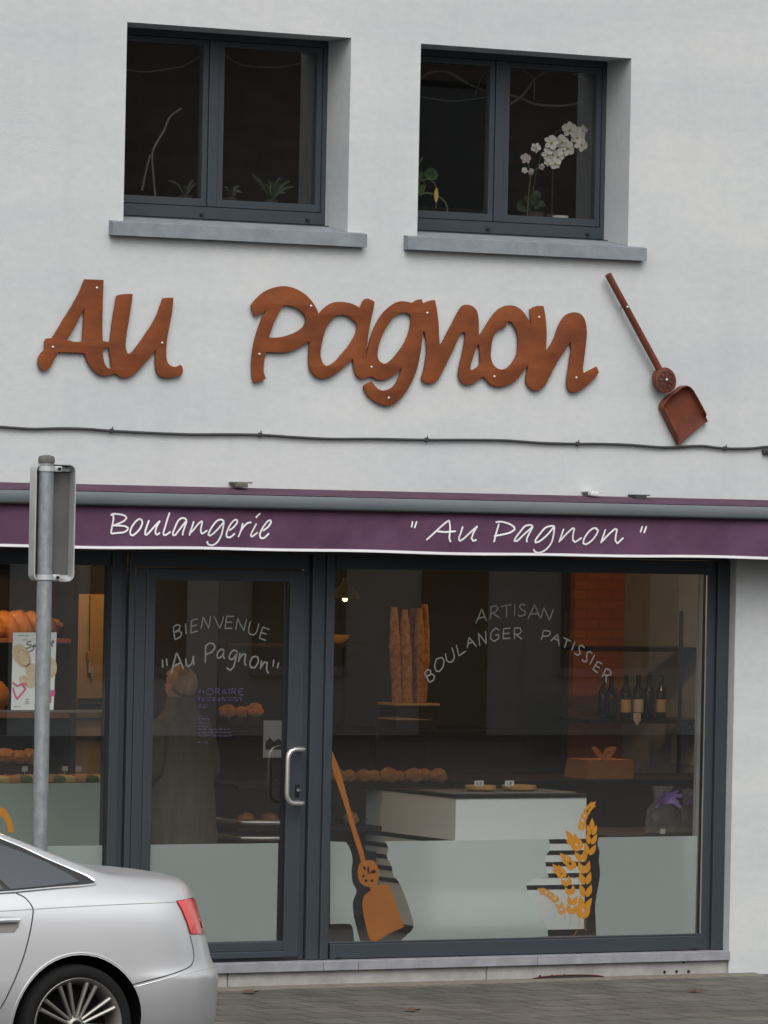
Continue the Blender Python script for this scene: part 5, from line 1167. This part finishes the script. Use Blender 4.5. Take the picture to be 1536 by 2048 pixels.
J = {'pel': ((0, 0, .93), .115), 'bel': ((0, .01, 1.08), .12), 'che': ((0, .0, 1.26), .135), 'nec': ((0, -.005, 1.43), .06), 'ne2': ((0, .005, 1.49), .055), 'hd1': ((0, .02, 1.555), (.075, .085)), 'hd2': ((0, .012, 1.62), (.083, .098)), 'hd3': ((0, .01, 1.672), (.055, .065))}
E_ = [('pel', 'bel'), ('bel', 'che'), ('che', 'nec'), ('nec', 'ne2'), ('ne2', 'hd1'), ('hd1', 'hd2'), ('hd2', 'hd3')]
for s_, n_ in ((-1, 'l'), (1, 'r')):
    J.update({n_+'sh': ((s_*.165, 0, 1.37), .062), n_+'el': ((s_*.225, .0, 1.09), .047), n_+'wr': ((s_*.19, .17, .96), .03), n_+'pa': ((s_*.178, .235, .945), (.036, .02)), n_+'hi': ((s_*.09, 0, .86), .095), n_+'kn': ((s_*.095, .015, .48), .058), n_+'an': ((s_*.10, -.01, .085), .04), n_+'to': ((s_*.115, .13, .04), .032)})
    E_ += [('che', n_+'sh'), (n_+'sh', n_+'el'), (n_+'el', n_+'wr'), (n_+'wr', n_+'pa'), ('pel', n_+'hi'), (n_+'hi', n_+'kn'), (n_+'kn', n_+'an'), (n_+'an', n_+'to')]
b = skinned(J, E_, 'pel')
for s_ in (-1, 1):
    for k, (dx, L_) in enumerate(((-.026, .062), (-.009, .072), (.009, .068), (.025, .052))):
        bx = s_*.178+dx; f_ = {0: ((bx*1, .245, .945), .0095), 1: ((bx, .245+L_*.5, .938), .009), 2: ((bx, .245+L_*.85, .920), .008), 3: ((bx, .245+L_, .900), .007)}
        q = skinned(f_, [(0, 1), (1, 2), (2, 3)], 0, 1); b.add(q.v, q.f)
    f_ = {0: ((s_*.150, .215, .945), .011), 1: ((s_*.135, .245, .935), .0095), 2: ((s_*.135, .272, .922), .008)}; q = skinned(f_, [(0, 1), (1, 2)], 0, 1); b.add(q.v, q.f)
    b.ball((s_*.082, .012, 1.60), .03, 10, 8, (.35, .6, 1))          # ears
    b.ball((s_*.032, .098, 1.605), .012, 8, 6, (1, .5, .7))           # eyes
b.ball((0, .112, 1.578), .016, 8, 8, (.8, 1, 1.5)); b.ball((0, .098, 1.535), .02, 8, 6, (1, .4, .3))
def pbuild(b, name, m, **k):
    o = b.build(name, M[m], PE, smooth=True, origin=(0, 0, 0), **k); return o
pbuild(b, 'body', 'skin')
b = MB(); hb = MB(); hb.ball((0, .004, 1.618), .112, 28, 20, (.83, .98, 1.0), rough=.0)
keep = [f for f in hb.f if all((hb.v[i].z > 1.665 or hb.v[i].y < .02 + (hb.v[i].z-1.60)*.9) and hb.v[i].z > 1.535 for i in f)]
random.seed(2); jit = [v+Vector((random.uniform(-.0035, .0035), random.uniform(-.0035, .0035), random.uniform(-.004, .004))) for v in hb.v]
b.add(jit, keep); h_o = pbuild(b, 'hair', 'hair', angle=180)
so = h_o.modifiers.new('t', 'SOLIDIFY'); so.thickness = .012; so.offset = 1; applied(h_o)
b = MB(); n = 32; v = []
cr_ = [(.60, .285, .205), (.75, .275, .195), (.92, .262, .185), (1.08, .245, .175), (1.22, .235, .165), (1.32, .222, .150), (1.39, .190, .130), (1.435, .135, .108), (1.47, .098, .092), (1.525, .088, .088), (1.54, .086, .086), (1.52, .074, .074)]
for i, (z, rx, ry_) in enumerate(cr_):
    for k in range(n):
        a = 2*math.pi*k/n; fold = 1+.03*math.sin(7*a+z*3)*max(0, (1.2-z))*1.5
        v.append((rx*math.cos(a)*fold, ry_*math.sin(a)*fold, z+.01*math.sin(a*3)*(i == 0)))
b.add(v, [(i*n+k, i*n+(k+1) % n, (i+1)*n+(k+1) % n, (i+1)*n+k) for i in range(len(cr_)-1) for k in range(n)])
for s_ in (-1, 1): b.tube(catmull([(s_*.17, 0, 1.375), (s_*.225, -.005, 1.26), (s_*.262, 0, 1.09), (s_*.235, .09, 1.0), (s_*.195, .175, .955)], 5), [.068]*6+[.074]*5+[.066]*5+[.055]*5, 16)
pbuild(b, 'coat', 'coat', angle=80)
b = MB()
for s_ in (-1, 1): b.tube([(s_*.09, 0, .86), (s_*.095, .01, .48), (s_*.10, -.005, .07)], [.105, .082, .072], 16)
pbuild(b, 'trousers', 'trousers')
for s_ in (-1, 1):
    b = MB(); b.ball((s_*.11, .05, .038), .05, 14, 10, (.95, 2.6, .75)); 
    for q in b.v: q.z = max(q.z, .001)
    pbuild(b, 'shoe', 'shoe')

# ------------------------------------------------------------------ upstairs windows: plants, a hanging cord, reflections built as cords
ZR, SR = (780, 40), 2.743; ZL, SL = (200, 0), 2.648
WBZ = 4.4905
def petal_flower(b, c, r, m, k, tilt=0, lipb=None):
    c = Vector(c); random.seed(k); nrm = Vector((random.uniform(-.6, .1), -1, random.uniform(-.3, .3))).normalized(); u = nrm.cross(Vector((0, 0, 1))).normalized(); w = u.cross(nrm)
    for i in range(5):
        a = R(90+72*i+tilt); d = u*math.cos(a)+w*math.sin(a); e = nrm.cross(d); wd = .62 if i in (1, 4) else .42
        pts = [c+nrm*.003, c+d*r*.35+e*r*wd*.7+nrm*.006, c+d*r*.75+e*r*wd*.8+nrm*.002, c+d*r*1.02+nrm*-.004, c+d*r*.75-e*r*wd*.8+nrm*.002, c+d*r*.35-e*r*wd*.7+nrm*.006]
        pts = [p+nrm*.0012*i for p in pts]; b.add(pts, [(0, 1, 2), (0, 2, 3), (0, 3, 4), (0, 4, 5)])
    if lipb is not None: lipb.ball(c+nrm*.012-w*r*.12, r*.17, 8, 6)
def leafm(b, p0, p1, w, droop=.02, nrm=(0, -1, .35)):
    p0, p1 = Vector(p0), Vector(p1); m_ = p0.lerp(p1, .5)+Vector((0, 0, droop)); pts = catmull([p0, m_, p1], 6); n_ = len(pts); nn = Vector(nrm); v = []
    for i, p in enumerate(pts):
        t = pts[min(i+1, n_-1)]-pts[max(i-1, 0)]; d = nn.cross(t.normalized()); d.normalize(); f = max(.03, math.sin(math.pi*min(.98, max(.06, i/(n_-1))))**.7)
        v += [p+d*w/2*f, p+nn*(-.15*w*f), p-d*w/2*f]
    b.add(v, [(3*i+j, 3*i+j+1, 3*i+j+4, 3*i+j+3) for i in range(n_-1) for j in (0, 1)])
oy = .50
op = tr([(860, 1080)], oy, ZR, SR)[0]
OR = thing('orchid', 'white flowering orchid leaning right behind the right upstairs window', 'orchid', (op.x-.1, oy, WBZ))
lb = MB(); fb = [((985,600), 46), ((1028,640), 44), ((1046,682), 44), ((970,700), 52), ((940,665), 40), ((885,672), 44), ((918,745), 44), ((862,735), 36), ((905,785), 36), ((1055,605), 32), ((800,700), 30), ((868,780), 24)]
for k, ((x, y), r) in enumerate(fb):
    b = MB(); petal_flower(b, tr([(x, y)], oy-.02-.012*(k % 3), ZR, SR)[0], r/SR/345*1.05, 'petal', k+3, k*17, lb); b.build('flower', M['petal'], OR)
lb.build('flower_lip', M['yellow'], OR)
bx_ = op.x-.12
for st in ([(775, 1010), (790, 900), (815, 790), (850, 690), (920, 610), (1000, 590), (1045, 610)], [(888, 1060), (890, 940), (893, 850), (890, 800), (880, 740), (905, 690), (960, 640)]):
    b = MB(); b.tube(catmull(tr(st, oy, ZR, SR), 5), .0045, 6); b.build('stem', M['leaf_dark'], OR)
b = MB()
for a_, c_, w in (((775, 1030), (700, 1040), .085), ((775, 1010), (830, 960), .07), ((790, 1030), (850, 1020), .06), ((775, 1025), (735, 985), .06)):
    leafm(b, tr([a_], oy, ZR, SR)[0], tr([c_], oy-.05, ZR, SR)[0], w)
b.build('leaves', M['leaf_dark'], OR)
p = tr([(790, 1080)], oy, ZR, SR)[0]; b = MB(); b.lathe([(.0, 0), (.05, .001), (.062, .07), (.066, .072), (.058, .072), (.05, .05), (0, .05)], (p.x, oy, WBZ), 20); b.build('pot', M['pot_brown'], OR, smooth=True)
p = tr([(890, 1080)], oy, ZR, SR)[0]; b = MB(); b.lathe([(.0, 0), (.045, .001), (.05, .06), (.046, .06), (0, .045)], (p.x, oy+.02, WBZ), 20); b.build('pot', M['pot_brown'], OR, smooth=True)
PO2 = thing('pink_orchid', 'small fading pink and white orchid left of the white orchid', 'orchid', (tr([(755, 1080)], .46, ZR, SR)[0].x, .46, WBZ))
for k, ((x, y), r, m_) in enumerate((((745,760), 34, 'petal_pink'), ((738,825), 20, 'petal'), ((772,832), 22, 'petal_pink'), ((832,805), 20, 'petal_pink'))):
    b = MB(); petal_flower(b, tr([(x, y)], .45, ZR, SR)[0], r/SR/345, m_, k+40, k*31); b.build('flower', M[m_], PO2)
b = MB(); b.tube(catmull(tr([(752, 1085), (760, 960), (770, 850), (752, 765)], .46, ZR, SR), 5), .003, 6); b.tube(catmull(tr([(768, 870), (795, 820), (832, 805)], .46, ZR, SR), 5), .002, 6); b.build('stem', M['stem'], PO2)
p = tr([(935, 1082)], .44, ZR, SR)[0]; b = MB(); b.lathe([(0, 0), (.03, .001), (.048, .04), (.05, .05), (.045, .05), (.028, .012), (0, .01)], (p.x, .44, WBZ), 20); tag(b.build('small_bowl', M['pot'], smooth=True, origin=(p.x, .44, WBZ)), 'small white bowl on the inner sill under the orchid', 'bowl')
# trailing vine at the left edge of the right window
vy = .46
VN = thing('trailing_vine', 'trailing green vine with a wilting leaf in the left corner of the right window', 'plant', (tr([(150, 1090)], vy, ZR, SR)[0].x-.05, vy, WBZ))
for st, r_ in (([(110, 1085), (140, 980), (170, 955), (215, 950), (260, 965), (295, 990), (314, 1030), (312, 1065)], .0055), ([(105, 1085), (130, 980), (165, 880), (215, 875), (245, 900), (258, 960), (250, 1030)], .0045), ([(105, 1085), (120, 960), (150, 850), (160, 790), (178, 755)], .004), ([(150, 850), (195, 900), (185, 940), (170, 965)], .003)):
    b = MB(); b.tube(catmull(tr(st, vy, ZR, SR), 5), r_, 6); b.build('stem', M['stem'], VN)
b = MB()
for a_, c_, w in (((210, 875), (245, 815), .10), ((200, 870), (230, 835), .09), ((150, 870), (172, 830), .06), ((130, 960), (185, 905), .05)):
    leafm(b, tr([a_], vy-.01, ZR, SR)[0], tr([c_], vy-.03, ZR, SR)[0], w, 0, (.2, -1, .1))
b.build('leaves', M['leaf'], VN)
b = MB(); leafm(b, tr([(255, 920)], vy-.02, ZR, SR)[0], tr([(252, 1000)], vy-.03, ZR, SR)[0], .03, 0); b.build('wilted_leaf', M['yellow'], VN)
p = tr([(110, 1085)], vy, ZR, SR)[0]; b = MB(); b.lathe([(0, 0), (.045, .001), (.055, .07), (.05, .07), (0, .05)], (p.x, vy, WBZ), 18); b.build('pot', M['pot_brown'], VN, smooth=True)
# spiky pot plants in the left window
def spiky(px, py, h, nl, label, seed):
    random.seed(seed); y = .47; p = tr([(px, py)], y, ZL, SL)[0]; t = thing('spiky_plant', label, 'plant', (p.x, y, WBZ), 'pot plants on the left inner sill')
    b = MB(); b.lathe([(0, 0), (.035, .001), (.045, .055), (.04, .055), (0, .04)], (p.x, y, WBZ), 18); b.build('pot', M['pot_brown'], t, smooth=True)
    b = MB()
    for k in range(nl):
        a = random.uniform(0, 6.28); l = h*random.uniform(.6, 1.1); leafm(b, (p.x, y, WBZ+.045), (p.x+math.cos(a)*l*.75, y+math.sin(a)*l*.4-.02, WBZ+.05+l*random.uniform(.3, .9)), .018, .03)
    b.build('leaves', M['leaf_dark'], t)
spiky(905, 1060, .20, 16, 'bushy spiky pot plant in the right pane of the left window', 3)
spiky(450, 1040, .16, 9, 'small thin pot plant near the mullion of the left window', 8)
spiky(690, 1050, .12, 7, 'low pot plant just right of the mullion of the left window', 14)
def cords(lst, o, s, y, label, name='strand', r=.006):  # pale loops are street reflections built as cords inside the glass
    t = thing(name, label, 'strand', tr([lst[0][0]], y, o, s)[0])
    for st in lst: b = MB(); b.tube(catmull(tr(st, y, o, s), 6), r, 6); b.build('cord', M['strand'], t, smooth=True)
cords([[(90,350),(165,325),(215,290),(290,280),(350,300),(420,345),(500,380),(560,395),(650,410),(720,430),(790,460),(880,470),(960,470),(1060,450)],
       [(620,480),(670,455),(720,420),(760,370),(810,310),(870,275),(930,275),(1000,290),(1080,330)]], ZR, SR, .42, 'pale looping reflection built as a cord across the top of the right upstairs window', r=.008)
cords([[(90,410),(160,420),(250,435),(340,445),(450,435),(540,420),(600,410)], [(120,180),(190,205),(280,235),(360,255),(440,245),(500,218)], [(670,225),(740,280),(790,330),(790,440)], [(540,260),(500,320),(465,420)]], ZR, SR, .44, 'thin pale reflections built as cords behind the top of the right upstairs window', r=.0035)
cords([[(100,370),(150,372),(230,380),(300,375),(390,360),(440,350),(520,305),(580,250)], [(640,280),(670,300),(740,340),(850,355),(950,355),(1060,335)]], ZL, SL, .42, 'thin pale reflections built as cords across the top of the left upstairs window', r=.0045)
cords([[(430,575),(370,620),(340,690),(280,800),(280,900),(293,1040)], [(265,820),(240,920),(222,1010)]], ZL, SL, .44, 'pale twisted cord hanging in the left pane of the left upstairs window', 'hanging_cord', r=.007)

# ------------------------------------------------------------------ the row of houses across the street (seen only as reflections)
M['render_far'] = mat('far_grey_render', (.36, .36, .35), .9, var=.15, vscale=.8); M['render_far_pale'] = mat('far_pale_render', (.62, .62, .60), .9, var=.15, vscale=.8)
def house(x0, x1, h, m, gm, label, seed):
    random.seed(seed); y = -33.0; t = thing('brick_house', label, 'house', ((x0+x1)/2, y, CG), 'houses across the street')
    b = MB(); b.box(x0+.002, y-8, CG, x1-.002, y, h); b.build('wall', m, t)
    b = MB(); b.box(x0+.004, y+.001, CG+.001, x1-.004, y+.008, CG+3.1); b.build('rendered_ground_floor', gm, t)
    b = MB(); xm = (x0+x1)/2; b.add([(x0, y+.3, h+.003), (x1, y+.3, h+.003), (x1, y-8.3, h+.003), (x0, y-8.3, h+.003), (x0, y-4, h+3), (x1, y-4, h+3)], [(0, 1, 5, 4), (2, 3, 4, 5), (0, 4, 3), (1, 2, 5), (0, 3, 2, 1)]); b.build('roof', M['dark_wood'], t)
    nw = 3; w = (x1-x0)/nw
    for fl in range(3):
        for k in range(nw):
            if fl and x0 in (9, 16) and k != 1: continue
            cx_ = x0+w*(k+.5); z0 = CG+(.9 if fl == 0 else 4.0 if fl == 1 else 7.0)
            if fl == 0 and k == 1:
                b = MB(); b.box(cx_-.5, y+.009, CG+.01, cx_+.5, y+.05, CG+2.2); b.build('door', M['dark_wood'], t); continue
            wd = part_empty('window', t); b = MB(); b.box(cx_-.6, y+.009, z0, cx_+.6, y+.03, z0+1.6); b.build('pane', M['car_glass'], wd)
            b = MB(); b.box(cx_-.7, y-.02, z0-.12, cx_+.7, y+.10, z0-.002); b.build('sill', M['sill'], wd)
            b = MB(); b.box(cx_-.68, y-.01, z0, cx_-.602, y+.06, z0+1.6); b.box(cx_+.602, y-.01, z0, cx_+.68, y+.06, z0+1.6); b.box(cx_-.68, y-.01, z0+1.602, cx_+.68, y+.06, z0+1.68); b.build('frame', M['dark_wood'], wd)
hm = [M['brick_far']]*5
for k in range(5): house(2+k*7, 9+k*7, (9.6, 10.2, 9.8, 10.4, 9.7)[k], hm[k], (M['render_far'], M['render_far_pale'])[k % 2], ['brown brick house opposite, nearest the camera side', 'brown brick house opposite with a pale ground floor, second from the left', 'brown brick house opposite in the middle of the row', 'tallest brown brick house opposite, with a pale ground floor', 'brown brick house at the far right end of the opposite row'][k], k)

# ------------------------------------------------------------------ small things on the pavement
M['sand'] = mat('sandy_dirt', (.20, .18, .14), .95, col2=(.13, .12, .10), vscale=25, bump=.4, bscale=120)
M['dead_leaf'] = mat('dead_leaf', (.10, .05, .025), .8)
random.seed(31)
b = MB(); v = []; n = 160
for i in range(n+1):
    x = -3.9+6.6*i/n; w = .05+.05*abs(math.sin(x*1.7+.6))+.03*math.sin(x*5.1)**2+random.uniform(-.012, .012)
    v += [(x, .0115 if x < 2.51 else -.0005, GZ+.012), (x, -w*.45, GZ+.009), (x, -w-.02, GZ+.0005)]
b.add(v, [(3*i+j, 3*i+j+1, 3*i+j+4, 3*i+j+3) for i in range(n) for j in (0, 1)])
tag(b.build('dirt_strip', M['sand'], smooth=True), kind='stuff')
p0_, p1_ = at(1062, 1967, .005), at(1205, 1966, .005)
GR = thing('drain_slot', 'dark rusty edged drain slot where the pavement meets the plinth', 'drain', ((p0_.x+p1_.x)/2, -.02, GZ))
m_ = (p0_.x+p1_.x)/2; hw_ = (p1_.x-p0_.x)/2
up = [Vector((m_+hw_*math.cos(a), -.012-.0, GZ+.010+.020*math.sin(a)**1.0)) for a in (math.pi*k/16 for k in range(17))]
b = MB(); b.poly(up, depth=.01); b.build('opening', M['gap'], GR)
b = MB(); b.tube([p+Vector((0, -.003, 0)) for p in up], .0025, 6); b.build('rim', M['rust_dark'], GR)
def fallen(px, py, label, seed):
    random.seed(seed); d = CF+CR*((px-768)/FPX)-CU*((py-1024)/FPX); t_ = (GZ+.004-CC.z)/d.z; c = CC+d*t_; a0 = random.uniform(0, 6); b = MB(); n = 14
    v = [Vector((c.x, c.y, GZ+.012))]
    for k in range(n): a = 2*math.pi*k/n; r = .045*(1+.45*math.cos(5*a)); v.append(Vector((c.x+r*math.cos(a+a0), c.y+r*math.sin(a+a0), GZ+.006+random.uniform(0, .018))))
    b.add(v, [(0, 1+k, 1+(k+1) % n) for k in range(n)]); tag(b.build('fallen_leaf', M['dead_leaf'], origin=(c.x, c.y, GZ)), label, 'leaf')
fallen(822, 2022, 'brown fallen leaf on the pavement in front of the frosted peel', 1)
fallen(500, 1986, 'dark scrap of leaf by the cracked plinth corner near the car', 2)
fallen(1390, 1984, 'small brown leaf on the pavement near the right wall corner', 3)
